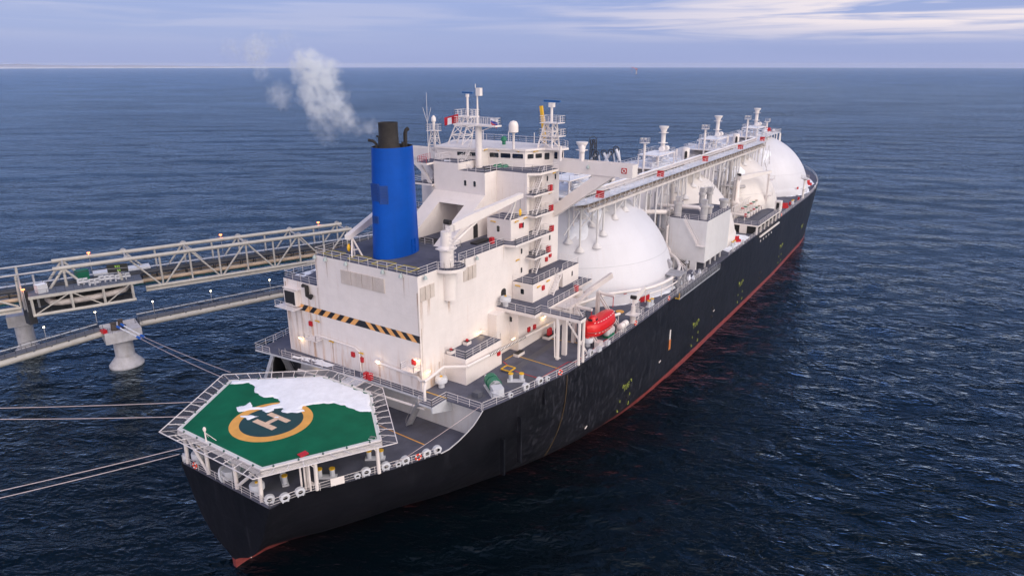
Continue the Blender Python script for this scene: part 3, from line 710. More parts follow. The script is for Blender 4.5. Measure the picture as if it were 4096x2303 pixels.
# wing posts of T1
mb = MB()
for x in (43.1, 44.4): mb.cyl(x,-24.15,ZU,23.5,.22,10)
mb.cyl(43.2,-20.5,ZU,23.5,.3,10); mb.box(45,45.5,-20.9,-20.2,ZU,23.3); mb.beam((45.2,-20.5,23.0),(46.8,-23.8,17.2),.22); mb.beam((43.1,-24.1,20),(44.4,-24.1,20.5),.12)
mb.pipe([(42.6,-20.2,23),(42.6,-20.4,17.4),(43.4,-20.9,17.1)],.1,6)
P('support_post', mb, WHITE2)
# ---------------------------------------------------------------- funnel
mb = MB(); pr = []
c0 = (30.9,-.6); c1 = (31.2,-.55)
rings = []
for i in range(9):
    t = i/8; cx = c0[0]+(c1[0]-c0[0])*t; a = 4.05+(3.2-4.05)*t; b = 2.45+(2.45-2.45)*t; z = 33.2+15.1*t
    rings.append(mb.pts([(cx+a*math.cos(q*PI/24), -.6+b*math.sin(q*PI/24), z) for q in range(48)]))
for a, b in zip(rings, rings[1:]):
    for q in range(48): mb.face([a+q, a+(q+1)%48, b+(q+1)%48, b+q], 0, True)
top = rings[-1]; inn = mb.pts([(31.2+3.05*math.cos(q*PI/24), -.6+2.3*math.sin(q*PI/24), 48.3) for q in range(48)]); inb = mb.pts([(31.2+3.0*math.cos(q*PI/24), -.6+2.25*math.sin(q*PI/24), 47.3) for q in range(48)])
for q in range(48):
    mb.face([top+q, top+(q+1)%48, inn+(q+1)%48, inn+q], 1); mb.face([inn+q, inn+(q+1)%48, inb+(q+1)%48, inb+q], 1, True)
mb.face([inb+q for q in range(48)], 1)
fun = P('funnel', mb, [BLUE, BLK], label='blue oval funnel with a sooty black top')
mb = MB(); mb.lathe((31,-.2,47.3), [(1.75,0),(1.5,.9),(1.35,1.2),(1.32,4.15),(1.2,4.15),(1.2,3.2),(.02,3.2)], 24)
P('exhaust_stack', mb, BLK, fun)
for pts_, r_ in (([(32.9,-1.5,47.4),(32.9,-1.5,49.9),(33.0,-1.6,50.3),(33.3,-1.8,50.6)],.27),([(29.7,.9,47.4),(29.7,.9,48.6),(29.5,1.3,49.0),(29.2,1.9,49.1)],.2),([(30.6,1.2,47.4),(30.6,1.2,49.4),(30.4,1.5,49.6)],.17),([(32.3,-1.6,47.4),(32.3,-1.6,48.8)],.22),([(28.9,.3,47.3),(28.9,.3,48.5)],.1)):
    mb = MB(); mb.pipe(pts_, r_, 10); P('exhaust_pipe', mb, BLK, fun)
DB = mat('dark_blue_louvre', (.008,.05,.24), .5)
for ang, z, w_, h_ in ((176,42.4,1.35,2.4),(206,42.1,1.05,2.5),(178,38.7,1.0,1.0)):
    a = R(ang); t = (z-33.2)/15.1; ex = 4.05-.85*t; px = c0[0]+.3*t+ex*math.cos(a); py = -.6+2.45*math.sin(a)
    nrm = Vector((math.cos(a)/ex, math.sin(a)/2.45, 0)).normalized(); tg = Vector((-nrm.y, nrm.x, 0))
    mb = MB(); c = Vector((px,py,z))+nrm*.03
    for k in range(12): zz = -h_/2+h_*(k+.5)/12; mb.beam(c-tg*w_/2+Vector((0,0,zz)), c+tg*w_/2+Vector((0,0,zz)), .1, h_/16)
    mb.beam(c-tg*w_/2-Vector((0,0,h_/2)), c-tg*w_/2+Vector((0,0,h_/2)), .14); mb.beam(c+tg*w_/2-Vector((0,0,h_/2)), c+tg*w_/2+Vector((0,0,h_/2)), .14)
    mb.extr([tuple(c-nrm*.02-tg*w_/2-Vector((0,0,h_/2))),tuple(c-nrm*.02+tg*w_/2-Vector((0,0,h_/2))),tuple(c-nrm*.02+tg*w_/2+Vector((0,0,h_/2))),tuple(c-nrm*.02-tg*w_/2+Vector((0,0,h_/2)))], tuple(-nrm*.25))
    P('louvre', mb, DB, fun)
a = R(262); mb = MB(); px = 30.9+4.0*math.cos(R(285)); py = -.6+2.45*math.sin(R(285))
nrm = Vector((math.cos(R(285))/4.0, math.sin(R(285))/2.45, 0)).normalized(); tg = Vector((-nrm.y,nrm.x,0)); c = Vector((px,py,33.4))+nrm*.05
q = [c-tg*.42, c+tg*.42, c+tg*.42+Vector((0,0,2.0)), c-tg*.42+Vector((0,0,2.0))]
for i in range(4): mb.beam(q[i], q[(i+1)%4], .09)
mb.beam(c+Vector((0,0,1)), c+tg*.3+Vector((0,0,1)), .12)
P('door', mb, BLUE, fun)
# ---------------------------------------------------------------- rust runs on the casing walls
rm_ = bpy.data.materials.new('rust_run'); rm_.use_nodes = True; rm_.node_tree.nodes.clear(); t_ = NT(rm_.node_tree)
gc = t_.add('ShaderNodeTexCoord').outputs['Generated']; gs = t_.add('ShaderNodeSeparateXYZ', ins={0: gc}); ps_ = t_.add('ShaderNodeNewGeometry').outputs['Position']
al = t_.math('MULTIPLY', t_.math('POWER', gs.outputs[2], .8), t_.ramp(t_.noise(t_.scale(ps_, (6,6,.35)), 1.0, 4, .6), .35, .62))
tb_ = t_.add('ShaderNodeBsdfTransparent'); db_ = t_.add('ShaderNodeBsdfDiffuse', ins={'Color': (.46,.24,.11,1)})
t_.l.new(t_.add('ShaderNodeMixShader', ins={0: t_.math('MULTIPLY', al, .5), 1: tb_.outputs[0], 2: db_.outputs[0]}).outputs[0], t_.add('ShaderNodeOutputMaterial').inputs[0])
for y, zt_, L_, w_ in ((8.3,33.0,5.5,.28),(6.1,32.9,3.2,.2),(1.9,32.9,2.2,.15),(-8.4,32.7,3.0,.2),(-10.65,31,14,.22),(8.45,28.3,9,.3),(10.6,26.3,5.5,.35),(12.6,24.2,6.0,.4),(13.8,24.2,7.0,.4),(15.6,28.0,10.5,.3),(15.3,24,7,.5),(11.4,20.2,3.3,.5),(10.2,20.2,3.3,.4),(-9.0,20.0,3.0,.4),(-10.2,20.0,3.0,.5),(6.3,20.3,3.2,.3),(.4,19.6,2.5,.3),(-3,19.4,2.4,.3)):
    m_ = MB(); m_.poly([(23.672,y+w_/2,zt_-L_),(23.672,y-w_/2,zt_-L_),(23.672,y-w_/2,zt_),(23.672,y+w_/2,zt_)]); P('rust_run', m_, rm_, cas)
for x, zt_, L_, w_ in ((24.2,29.7,5.0,.5),(25.6,29.7,2.5,.6),(29.9,28.3,2.2,.5),(36.0,32.6,1.6,.2),(43.2,33,2.5,.2),(27.4,20,3.0,.3),(24.0,26,8,.2)):
    m_ = MB(); m_.poly([(x-w_/2,-10.828,zt_-L_),(x+w_/2,-10.828,zt_-L_),(x+w_/2,-10.828,zt_),(x-w_/2,-10.828,zt_)]); P('rust_run', m_, rm_, cas)
# ---------------------------------------------------------------- casing-top gear
def mesh_ring(mb, pts, w, m=0):
    for i in range(len(pts)): mb.beam(pts[i], pts[(i+1)%len(pts)], w, w, m)
for i, (x, y) in enumerate(((25.2,6.2),(25.3,1.2),(25.3,-3.4),(25.2,-7.6))):
    mb = MB(); mb.box(x-.9,x+1.1,y-1.35,y+1.35,33.21,33.34); hp = P('deck_hatch', mb, DECK, cas)
    mb = MB(); mesh_ring(mb, [(x-.9,y-1.35,33.4),(x+1.1,y-1.35,33.4),(x+1.1,y+1.35,33.4),(x-.9,y+1.35,33.4)], .09); mb.build('hatch_coaming', mat('dirty_yellow',(.40,.33,.05),.6), hp)
# deck cranes
def crane(base, z0, zt, root, tip, name, label, col=WHITE2, w=1.0, rad=1.0, hook=None, cyl=True):
    x, y = base; mb = MB()
    mb.lathe((x,y,0), [(rad,z0),(rad,z0+(zt-z0)*.45),(rad*1.15,z0+(zt-z0)*.47),(rad*1.15,z0+(zt-z0)*.55),(rad*.82,z0+(zt-z0)*.6),(rad*.75,zt)], 18)
    c = P('deck_crane', mb, col, None, label)
    d = (Vector(tip)-Vector(root)); hz = Vector((d.x,d.y,0)).normalized(); s_ = Vector((-hz.y,hz.x,0))*w/2
    m_ = MB(); r_ = Vector(root); t_ = Vector(tip); k = r_+d*.22
    prof = [r_+Vector((0,0,.45)), r_-Vector((0,0,.5)), k-Vector((0,0,.8)), t_-Vector((0,0,.45)), t_+Vector((0,0,.2)), k+Vector((0,0,.62))]
    m_.extr([tuple(p-s_) for p in prof], tuple(s_*2)); m_.build('jib', col, c)
    m_ = MB(); m_.rail([(x-.9,y-.9,zt-.2),(x+.6,y-.9,zt-.2),(x+.6,y+.9,zt-.2)],1.0,.9,.03)
    m_.box(x-1.1,x+1.0,y-1.0,y+1.0,z0+(zt-z0)*.5,z0+(zt-z0)*.53); m_.rail([(x-1.1,y-1.5,z0+(zt-z0)*.53),(x+1.2,y-1.5,z0+(zt-z0)*.53),(x+1.2,y+.8,z0+(zt-z0)*.53)],1.0,1,.03)
    for q in range(7): m_.torus((x-.2,y-rad-.3,z0+1+q*(zt-z0-1)/7),(0,0,1),.4,.03,12,4)
    m_.build('ladder_platform', RAIL, c)
    m_ = MB(); m_.lathe((0,0,0),[(.33,-.5),(.33,.5)],12); m_.xf(0, Matrix.Translation(r_+Vector((0,0,.85))) @ Matrix.Rotation(math.atan2(s_.y,s_.x),4,'Z') @ Matrix.Rotation(PI/2,4,'Y')); m_.build('winch_drum', BLK, c)
    if cyl:
        m_ = MB(); m_.tube((x+.5*hz.x,y+.5*hz.y,z0+(zt-z0)*.5), tuple(r_+d*.36-Vector((0,0,.9))), .22, None, 10); m_.build('luffing_cylinder', WHITE2, c)
    if hook:
        m_ = MB(); hx = t_-hz*.25; m_.tube(tuple(hx), (hx.x,hx.y,hook+1), .03,None,5,1); m_.lathe((hx.x,hx.y,hook),[(.08,0),(.3,.25),(.32,.7),(.14,1.1)],10,0,(1,.6)); m_.build('hook_block', [YEL, STEELD], c)
    return c
cr1 = crane((29.6,-10.9),33.2,38.0,(30.0,-10.9,38.3),(47.6,-11.1,40.2),'deck_crane','cream deck crane on the starboard edge of the casing, jib laid forward',hook=36.9,w=.8,rad=.95)
mb = MB(); mb.lathe((29.9,-11.0,0),[(.05,28.3),(1.0,28.5),(1.0,32.3),(2.3,32.75),(2.3,33.19)],28,0); mb.lathe((29.9,-11.0,33.2),[(2.25,0),(2.25,.008)],28,1,cap=True)
mb.rail([(29.9+2.2*math.cos(a),-11.0+2.2*math.sin(a),33.2) for a in [R(-180+i*22.5) for i in range(9)]],1.05,1.5)
P('crane_pedestal', mb, [WHITE2, DECK], cr1)
mb = MB()
for dx, dy in ((-.9,-.5),(-.9,.5),(.9,0)): mb.beam((46.3+dx,-10.9+dy+.9,36.5),(46.3,-11.0,39.4),.16)
mb.beam((45.7,-10.4,37.6),(46.9,-10.2,37.6),.1)
P('jib_rest', mb, WHITE2)
cr2 = crane((40,7.2),33.2,38.5,(39.0,7.0,38.6),(25.6,3.6,36.1),'deck_crane','cream deck crane on the port side, jib pointing aft behind the funnel',hook=33.9,w=.75,rad=.9,cyl=False)
mb = MB()
for dx, dy in ((-1.0,-.3),(.5,-.9),(.5,.7)): mb.beam((26.2+dx,2.8+dy,33.2),(26.6,3.7,35.8),.17)
mb.beam((25.7,2.7,34.3),(26.6,2.4,34.3),.1); P('jib_rest', mb, WHITE2)
crane((147.5,-15.8),ZU,29.4,(148.2,-16.0,29.8),(165,-20.1,29.9),'deck_crane','tall grey white deck crane amidships, jib laid forward along the third dome',w=.8,rad=1.15,cyl=False)
crane((63.6,-23.6),ZU,20.0,(63.9,-23.4,20.5),(70.5,-22.6,21.2),'deck_crane','small hose crane at the starboard rail beside the first dome',w=.35,rad=.5,cyl=False)
mb = MB(); mb.beam((163.4,-20.2,20.5),(163.4,-20.2,29.3),.5)
for z in (23.0,27.6): mb.box(163.3,165.2,-21.4,-19.9,z,z+.1); mb.rail([(163.4,-21.4,z),(165.2,-21.4,z),(165.2,-19.9,z)],1,1,.024)
P('jib_rest', mb, WHITE)
# ---------------------------------------------------------------- tank domes
XC = [83.1, 126.2, 169.3, 212.4]
def dr(s): return 21.7*max(0, 1-s**1.84)**(1/2.15)
def surf(xc, x, y):
    r = math.hypot(x-xc, y); s = max(0, 1-(r/21.7)**2.15)**(1/1.84); return 17.05+18.75*s
for i, xc in enumerate(XC):
    mb = MB(); S = [k/28 for k in range(29)]
    mb.lathe((xc,0,17.05), [(21.9,-.1),(21.9,1.5),(21.65,1.9)]+[(max(.3,dr(s)), 18.75*s) for s in S[3:]], 96)
    d = P('tank_dome', mb, DOMEY if i in (1,2) else DOME, None, ('white tank dome nearest the accommodation tower','second white tank dome behind the box shaped machinery house','third white tank dome beside the pipe manifold','foremost white tank dome near the bow')[i])
    mb = MB(); s = .36; mb.torus((xc,0,17.05+18.75*s),(0,0,1),dr(s)+.0,.035,96,4); mb.build('seam_rail', GREY, d, loc=None) if False else P('seam_rail', mb, GREY, d)
    # snow lying on the shoulders
    # top platform, vent mast, lamp mast, shelter
    T = MB(); z = 35.4
    T.box(xc-13,xc+9,-8.2,3,z,z+.25,0,1); T.box(xc-11.5,xc-1,-6.2,-.8,38.3,38.5,0,1)
    for x, y in ((-11.3,-6),(-1.2,-6),(-11.3,-1),(-1.2,-1),(-6,-3.5)): T.tube((xc+x,y,35.5),(xc+x,y,38.3),.14,None,6)
    for x in (-12.8,-9,-4,1,5,8.8):
        for y in (-8,2.8): T.tube((xc+x,y,min(surf(xc,xc+x,y),35.3)-.2),(xc+x,y,z),.13,None,6)
    for a_, b_ in (((-11.3,-6),(-6,-3.5)),((-1.2,-6),(-6,-3.5))): T.beam((xc+a_[0],a_[1],35.6),(xc+b_[0],b_[1],38.2),.1)
    top_ = P('dome_top_platform', T, [WHITE, SNOW])
    m_ = MB(); m_.rail([(xc-12.9,-8.1,z+.25),(xc+8.9,-8.1,z+.25),(xc+8.9,2.9,z+.25),(xc-12.9,2.9,z+.25)],1.1,2.2,.024,True); m_.rail([(xc-11.4,-6.1,38.5),(xc-1.1,-6.1,38.5),(xc-1.1,-.9,38.5),(xc-11.4,-.9,38.5)],1.0,2,.024,True)
    m_.build('railing', RAIL, top_) if False else P('railing', m_, RAIL, top_)
    m_ = MB(); rnd = random.Random(11+i)
    for k in range(34):
        x = xc+rnd.uniform(-12,8); y = rnd.uniform(-7.5,2.3); L = rnd.uniform(1.5,6); zz = z+rnd.choice((.5,.8,1.2,1.7)); r_ = rnd.choice((.08,.13,.2,.3))
        if rnd.random() < .6: m_.tube((x,y,zz),(min(x+L,xc+8.5),y,zz),r_,None,7)
        else: m_.pipe([(x,y,z+.3),(x,y,zz),(x,min(y+L*.5,2.5),zz)],r_,7)
        if k % 5 == 0: m_.lathe((x,y,z+.25),[(.35,0),(.35,.9),(.15,1.1)],10)
    P('pipework', m_, [mat('frosted_pipe',(.66,.67,.72),.5,var=.2,vs=1.2,snow=.4)], top_)
    m_ = MB(); m_.lathe((xc+.2,-2.4,38.3), [(.9,0),(.55,.5),(.55,4.6),(.75,4.9),(.75,5.2),(1.15,5.7),(1.2,6.0),(.9,6.05)], 18)
    for zz in (1.9,4.4): m_.lathe((xc+.2,-2.4,38.3+zz),[(.6,0),(1.25,.03),(1.25,.08),(.6,.1)],14)
    m_.tube((xc+1.2,-2.4,38.5),(xc+1.2,-2.4,43.5),.05,None,5); P('vent_mast', m_, WHITE2, None, None)
    for kx, ky in ((-2.3,-4.3),(-4.6,-4.1)):
        m_ = MB(); m_.lathe((0,0,0),[(.62,-.6),(.66,0),(.62,.6)],14); m_.xf(0, Matrix.Translation((xc+kx,ky,39.3)) @ Matrix.Rotation(PI/2,4,'Y')); m_.lathe((0,0,0),[(.5,.55),(.5,.95)],14,1); m_.xf(28+14, Matrix.Translation((xc+kx,ky,39.3)) @ Matrix.Rotation(PI/2,4,'Y'))
        P('relief_valve', m_, [WHITE2, mat('rust_brown',(.10,.065,.03),.6)], top_)
    m_ = MB(); lx = xc-12.8
    m_.pipe([(lx,-3,surf(xc,lx,-3)-.3),(lx,-3,41.4)],.28,10); m_.box(lx-.9,lx+.9,-3.9,-2.1,41.4,41.5); m_.rail([(lx-.9,-3.9,41.5),(lx+.9,-3.9,41.5),(lx+.9,-2.1,41.5),(lx-.9,-2.1,41.5)],1,.9,.024,True)
    for q in range(10): m_.torus((lx+.75,-3,36.5+q*.5),(0,0,1),.35,.025,8,4)
    for sx in (-.4,.5): m_.lathe((lx-.8,-3+sx,42.2),[(.1,0),(.3,.2),(.3,.4)],8)
    P('lamp_mast', m_, WHITE2)
    if i in (1,2,0):
        hx = xc+3.6
        m_ = MB(); m_.lathe((hx,-7.2,35.65),[(.95,0),(.95,3.3),(.7,3.45)],24); sh = P('stair_shelter', m_, WHITE2, None, 'white round stair shelter with a dark doorway')
        m_ = MB(); a0 = R(205)
        c = Vector((hx+.93*math.cos(a0),-7.2+.93*math.sin(a0),36.0)); tg = Vector((-math.sin(a0),math.cos(a0),0)); nn = Vector((math.cos(a0),math.sin(a0),0))
        m_.extr([tuple(c+tg*s_+Vector((0,0,h_))+nn*.08) for s_, h_ in ((-.33,0),(.33,0),(.33,1.9),(.2,2.25),(0,2.35),(-.2,2.25),(-.33,1.9))], tuple(-nn*.4)); P('doorway', m_, DRK, sh)
        m_ = MB(); m_.cyl(xc+.9+4,-4.3,35.65,38.4,.28,10); P('vent_pipe', m_, WHITE2, top_)
    # support feet with cones on the dome shoulder
# ---------------------------------------------------------------- elevated walkway
mb = MB(); zt = 36.0
mb.prism([(66.5,-13.3),(184.5,-13.3),(184.5,-10.4),(66.5,-10.4)], zt-.12, zt, 0, 1)
mb.prism([(59.9,-10.2),(59.9,-7.8),(63.5,-8.0),(67.5,-10.4),(67.5,-13.3),(65,-13.2),(62,-11.5)], zt-.13, zt-.004, 0, 1)
mb.prism([(184.5,-13.0),(184.5,-10.0),(200.0,-6.6),(203.5,-6.4),(203.5,-8.6),(200,-8.8)], zt-.12, zt+.003, 0, 1)
SN2 = mat('snowy_grating', (.60,.63,.70), .7, var=.25, vs=2.0, snow=.7)
cw = P('elevated_walkway', mb, [GREY, SN2], label='long raised walkway running forward over the domes')
mb = MB()
for y in (-13.1,-10.6): mb.beam((66,y,34.6),(185,y,34.6),.4,.45)
x = 66
while x < 185:
    mb.beam((x,-13.1,34.6),(x,-13.1,36),.12); mb.beam((x,-10.6,34.6),(x,-10.6,36),.12); mb.beam((x,-13.1,34.9),(x,-10.6,34.9),.12)
    x += 2.2
P('girder', mb, mat('rusty_girder', (.60,.56,.54), .6, var=.2, rust=.8), cw)
mb = MB(); x = 66; k = 0
while x < 183:
    mb.beam((x,-13.1,34.7 if k%2 else 35.9),(x+2.2,-13.1,35.9 if k%2 else 34.7),.09); x += 2.2; k += 1
for yy, r_ in ((-11.3,.12),(-11.9,.09),(-12.4,.14),(-10.9,.1)): mb.tube((66,yy,35.2),(185,yy,35.2),r_,None,6)
P('girder_bracing', mb, mat('rust_stained', (.30,.24,.20), .7, var=.5, vs=1.5), cw)
mb = MB(); mb.rail([(67.5,-13.25,zt),(184.4,-13.25,zt)],1.1,2.2,.026); P('railing', mb, RAIL, cw)
mb = MB(); mb.rail([(67.5,-10.45,zt),(184.4,-10.45,zt)],1.1,2.2,.026); mb.rail([(60,-7.9,zt),(63.5,-8.1,zt),(67.5,-10.4,zt)],1.1,2,.026); mb.rail([(60,-10.3,zt),(62,-11.6,zt),(65,-13.2,zt)],1.1,2,.026); mb.rail([(184.5,-10.2,zt),(200,-6.7,zt)],1.1,2,.026); mb.rail([(184.5,-13,zt),(200,-8.8,zt)],1.1,2,.026); P('railing', mb, RAIL, cw)
mb = MB()   # pipe tray outboard of the walkway, snow capped
mb.tube((66,-9.9,36.9),(186,-9.9,36.9),.16,None,6); mb.tube((66,-9.5,36.7),(186,-9.5,36.7),.2,None,6,0); mb.box(66,186,-10.15,-9.3,36.25,36.33,0)
for s0, s1 in ((70,92),(95,112),(115,133),(137,150),(153,168),(170,184)): mb.box(s0,s1,-10.1,-9.75,37.06,37.16,1)
P('cable_tray', mb, [WHITE2, SNOW], cw)
# legs
for i, xc in enumerate(XC[:3]):
    legs = [(-15.2,-8.3),(-15.0,-10.6),(-10.4,-10.6),(-12.6,-12.8),(-10.2,-12.8),(-5.5,-12.8),(-5.6,-10.6),(-10.3,-8.4),(-1,-12.8),(3.3,-12.8),(5.5,-13.0),(9.5,-12.8),(9.5,-10.6)]
    for j, (dx, y) in enumerate(legs):
        x = xc+dx; zs = surf(xc, x, y)
        m_ = MB(); m_.tube((x,y,zs-.3),(x,y,34.5 if y < -9 else 36),.2,None,8)
        if dx < 0: m_.lathe((x,y,zs-.35),[(.95,0),(.95,.12),(.22,.95)],14)
        P('walkway_leg', m_, mat('leg_paint',(.66,.65,.66),.5,var=.1,streak=.2,rust=.3), cw)
    m_ = MB()
    for a, b in (((-15,-10.6,31),(-12.6,-12.8,34.4)),((-12.6,-12.8,30.5),(-15.0,-10.6,34.4)),((-12.6,-12.8,29.5),(-10.2,-12.8,34.4)),((-5.5,-12.8,32.5),(-1,-12.8,34.4)),((3.3,-12.8,32.5),(5.5,-12.8,34.4)),((-19,-9.5,30.2),(-15,-10.6,34.4))): m_.beam((xc+a[0],a[1],a[2]),(xc+b[0],b[1],b[2]),.16)
    for j, (dx, y) in enumerate(((15,-12.8),(18,-12.8),(21.5,-12.8),(25,-12.8),(17,-10.6),(23,-10.6),(28,-12.8))):
        if i < 2 or dx in (15,): m_.tube((xc+dx,y,ZU if abs(dx-21.5)<4 else max(ZU,min(surf(xc,xc+dx,y),surf(xc+43.1,xc+dx,y)) if True else 0)),(xc+dx,y,34.6),.18,None,7)
    for a, b in (((15,30),(18,34.4)),((18,28),(21.5,34.4)),((25,28),(21.5,34.4)),((18,24),(25,30)),((25,24),(18,30))): m_.beam((xc+a[0],-12.8,a[1]),(xc+b[0],-12.8,b[1]),.14)
    P('walkway_brace', m_, mat('leg_paint',(.66,.65,.66)), cw)
    # pipework in the gap between this dome and the next
    m_ = MB(); rnd = random.Random(31+i)
    if i == 2: continue
    for k in range((12, 7)[i]):
        x = xc+21.5+rnd.uniform(-5,5); y = rnd.uniform(-16,-8); z1 = rnd.uniform(24,33)
        m_.pipe([(x,y,ZU+1),(x,y,z1),(x+rnd.uniform(-3,3),y+rnd.uniform(-1,2),z1)],rnd.choice((.1,.16,.24,.35)),7)
    for z in (21,24.5,28): m_.box(xc+17.5,xc+25.5,-15,-9,z,z+.12); m_.rail([(xc+17.5,-15,z),(xc+25.5,-15,z)],1,1.6,.03)
    for x in (17.6,21.5,25.4): m_.beam((xc+x,-15,ZU),(xc+x,-15,30),.25)
    m_.pipe([(xc+22.3,-13.5,34.0),(xc+22.3,-13.5,27.2),(xc+23.2,-14,26.6),(xc+30,-15.5,26.3)],.5,12)
    P('gap_pipework', m_, mat('weathered_pipe',(.46,.44,.44),.55,var=.25,streak=.5,rust=.9))
# ring main and walkway round the first dome foot
mb = MB(); pts_ = [(83.1+22.9*math.cos(R(a)),22.9*math.sin(R(a)),19.9+.4*math.sin(R(a+60))) for a in range(-112,-40,6)]
mb.pipe([(58,-14.6,19.8),(66,-17.5,20.2)]+[p for p in pts_ if p[0] > 69]+[(101,-14.6,22),(101.8,-14,24.5)],.3,10)
mb.pipe([(p[0]-.2,p[1]-.9,p[2]-.7) for p in pts_],.12,6)
for p in pts_[::2]: mb.tube((p[0],p[1],ZU),(p[0],p[1],p[2]),.08,None,5); mb.beam((p[0],p[1],p[2]-.6),(p[0],p[1]-.9,p[2]-.6),.08)
P('ring_main_pipe', mb, WHITE2)
mb = MB(); mb.lathe((60.5,-14.4,ZU),[(.5,0),(.5,1.8),(.75,2.2),(.45,2.6),(.45,3.9),(1.0,4.2),(1.0,5.2),(.8,5.3)],16); mb.pipe([(60.5,-14.4,19),(61.8,-15,19.2),(63,-15.2,19.8)],.35,10)
P('vent_cowl', mb, WHITE)
# ---------------------------------------------------------------- machinery house between domes 1 and 2
mb = MB()
mb.prism([(99.8,-15.8),(99.8,-23.7),(116,-23.7),(119,-22.2),(119,-11),(103.5,-11)], 18.8, 27.8, 0, 1)
mb.prism([(99.8,-15.8),(99.8,-18.0),(118.8,-18.0),(118.8,-11),(103.5,-11)], ZU, 18.8); mb.box(99.8,100.6,-21.9,-20.6,ZU,18.8)
for x in (103,106.5,110,113.5): mb.beam((x,-22.9,ZU),(x,-22.9,18.8),.3)
mh = P('machinery_house', mb, [mat('pale_white_paint',(.68,.675,.69),.5,var=.05,streak=.2,rust=.4,seam=.12,buckle=.2), DECK], label='tall box shaped cargo machinery house with vents on its roof')
mb = MB(); mb.rail([(103.5,-11.1,27.8),(99.9,-15.8,27.8),(99.9,-23.6,27.8),(116,-23.6,27.8),(118.9,-22.1,27.8)],1.05,1.8); P('railing', mb, RAIL, mh)
mb = MB(); mb.box(99.3,100.1,-20.5,-18.1,ZU+.02,18.6); P('dark_opening', mb, DRK, mh)
mb = MB(); mb.stairs((98.9,-20.8,ZU),(98.9,-17.6,19.4),.8); mb.box(98.4,99.8,-17.8,-14.6,19.3,19.4); mb.rail([(98.4,-14.7,19.4),(98.4,-17.6,19.4)],1,1.4); mb.stairs((99.2,-22.2,22.6),(99.2,-18.9,27.8),.8); mb.box(98.6,99.8,-23.7,-21.8,22.5,22.6); mb.rail([(98.6,-21.9,22.6),(98.6,-23.7,22.6)],1,1.4); P('stairs', mb, RAIL, mh)
for x, y, h_, r_, s_ in ((101.8,-16.4,2.6,.8,1),(101.6,-22.2,2.6,.75,1),(113,-17.8,3.0,.6,2),(114.8,-18.9,3.0,.6,2),(116.0,-21.9,1.5,.8,0),(108,-21.2,1.3,.7,0)):
    m_ = MB(); m_.cyl(x,y,27.8,27.8+h_,r_,16); m_.cyl(x,y,27.8+h_,27.8+h_+.5,r_*1.35,16)
    if s_: m_.box(x-.5,x+.5,y-.5,y+.5,27.8+h_+.5,27.8+h_+1.6)
    if s_ == 2:
        for q in range(8): a = q*PI/4; m_.beam((x+.6*math.cos(a),y+.6*math.sin(a),27.8+h_+.4),(x+1.1*math.cos(a),y+1.1*math.sin(a),27.8+h_+1.9),.06)
    P('roof_vent', m_, mat('vent_grey',(.45,.44,.45),.5,var=.15,rust=.4), mh)
m_ = MB(); m_.pipe([(104,-11,29.2),(104.5,-18,29.4),(104.6,-20,29.4),(104.4,-20.7,29.0),(104.3,-20.9,28.3)],.42,12); m_.pipe([(107,-12,28.9),(107.5,-20,28.9)],.5,12); m_.pipe([(97.5,-9,28.6),(100.5,-14.0,28.6),(103,-14.6,28.8)],.5,12); m_.pipe([(99.6,-15.2,20),(99.5,-15.2,25.6),(100.4,-15.0,26.0)],.25,8)
P('roof_pipe', m_, WHITE, mh)
# ---------------------------------------------------------------- manifold platform
mb = MB(); mb.box(139.5,164,-24.6,-17,19.0,19.4,0,1); mb.box(139.6,140.1,-24.4,-24.0,ZU,19); mb.box(139.6,140.1,-21.6,-19.8,ZU,19)
for x in (143.5,147.5,151.5,155.5,159.5,163.5): mb.beam((x,-24.3,ZU),(x,-24.3,19),.3)
mf = P('manifold_platform', mb, [WHITE, DECK], label='raised pipe manifold platform at the starboard rail')
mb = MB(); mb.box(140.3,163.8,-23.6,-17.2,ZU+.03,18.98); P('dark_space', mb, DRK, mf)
mb = MB(); mb.rail([(139.7,-17.2,19.4),(139.7,-24.5,19.4),(162,-24.5,19.4)],1.1,1.7); P('railing', mb, RAIL, mf)
mb = MB(); mb.box(145,161,-22.8,-20.8,19.41,19.5); P('dark_grating', mb, DECKD, mf)
for k in range(6):
    x = 144.5+k*2.7; m_ = MB()
    m_.pipe([(x,-16,20.7),(x,-20.4,20.7)],.38,10); m_.lathe((0,0,0),[(.6,0),(.6,.25)],14); m_.xf(len(m_.v)-28, Matrix.Translation((x,-20.5,20.7)) @ Matrix.Rotation(PI/2,4,'X')); m_.tube((x,-18.8,20.7),(x,-18.8,22.4),.12,None,6); m_.torus((x,-18.8,22.3),(0,0,1),.35,.06,10,4); m_.beam((x,-19.6,19.4),(x,-19.6,20.6),.3)
    P('manifold_pipe', m_, WHITE, mf); m_ = MB(); m_.torus((x,-18.8,22.45),(0,0,1),.4,.09,12,5); m_.box(x-.35,x+.35,-20.1,-19.5,20.3,21.1); P('valve_wheel', m_, (RED, MGREEN, TAN)[k%3], mf)
m_ = MB()
for k in range(9): x = 140.5+k*2.6; m_.beam((x,-17.2,19.4),(x,-17.2,23.2),.14); m_.beam((x,-17.2,23.2),(x+2.6,-17.2,23.2),.14); m_.beam((x,-17.2,19.6),(x+2.6,-17.2,23.1),.08)
P('manifold_frame', m_, RAIL, mf)
m_ = MB(); m_.box(162.3,164.5,-24.55,-23.0,19.4,22.0); P('stair_hood', m_, WHITE2, mf); m_ = MB(); m_.box(162.25,162.3,-24.2,-23.4,19.5,21.6); P('doorway', m_, DRK, mf)
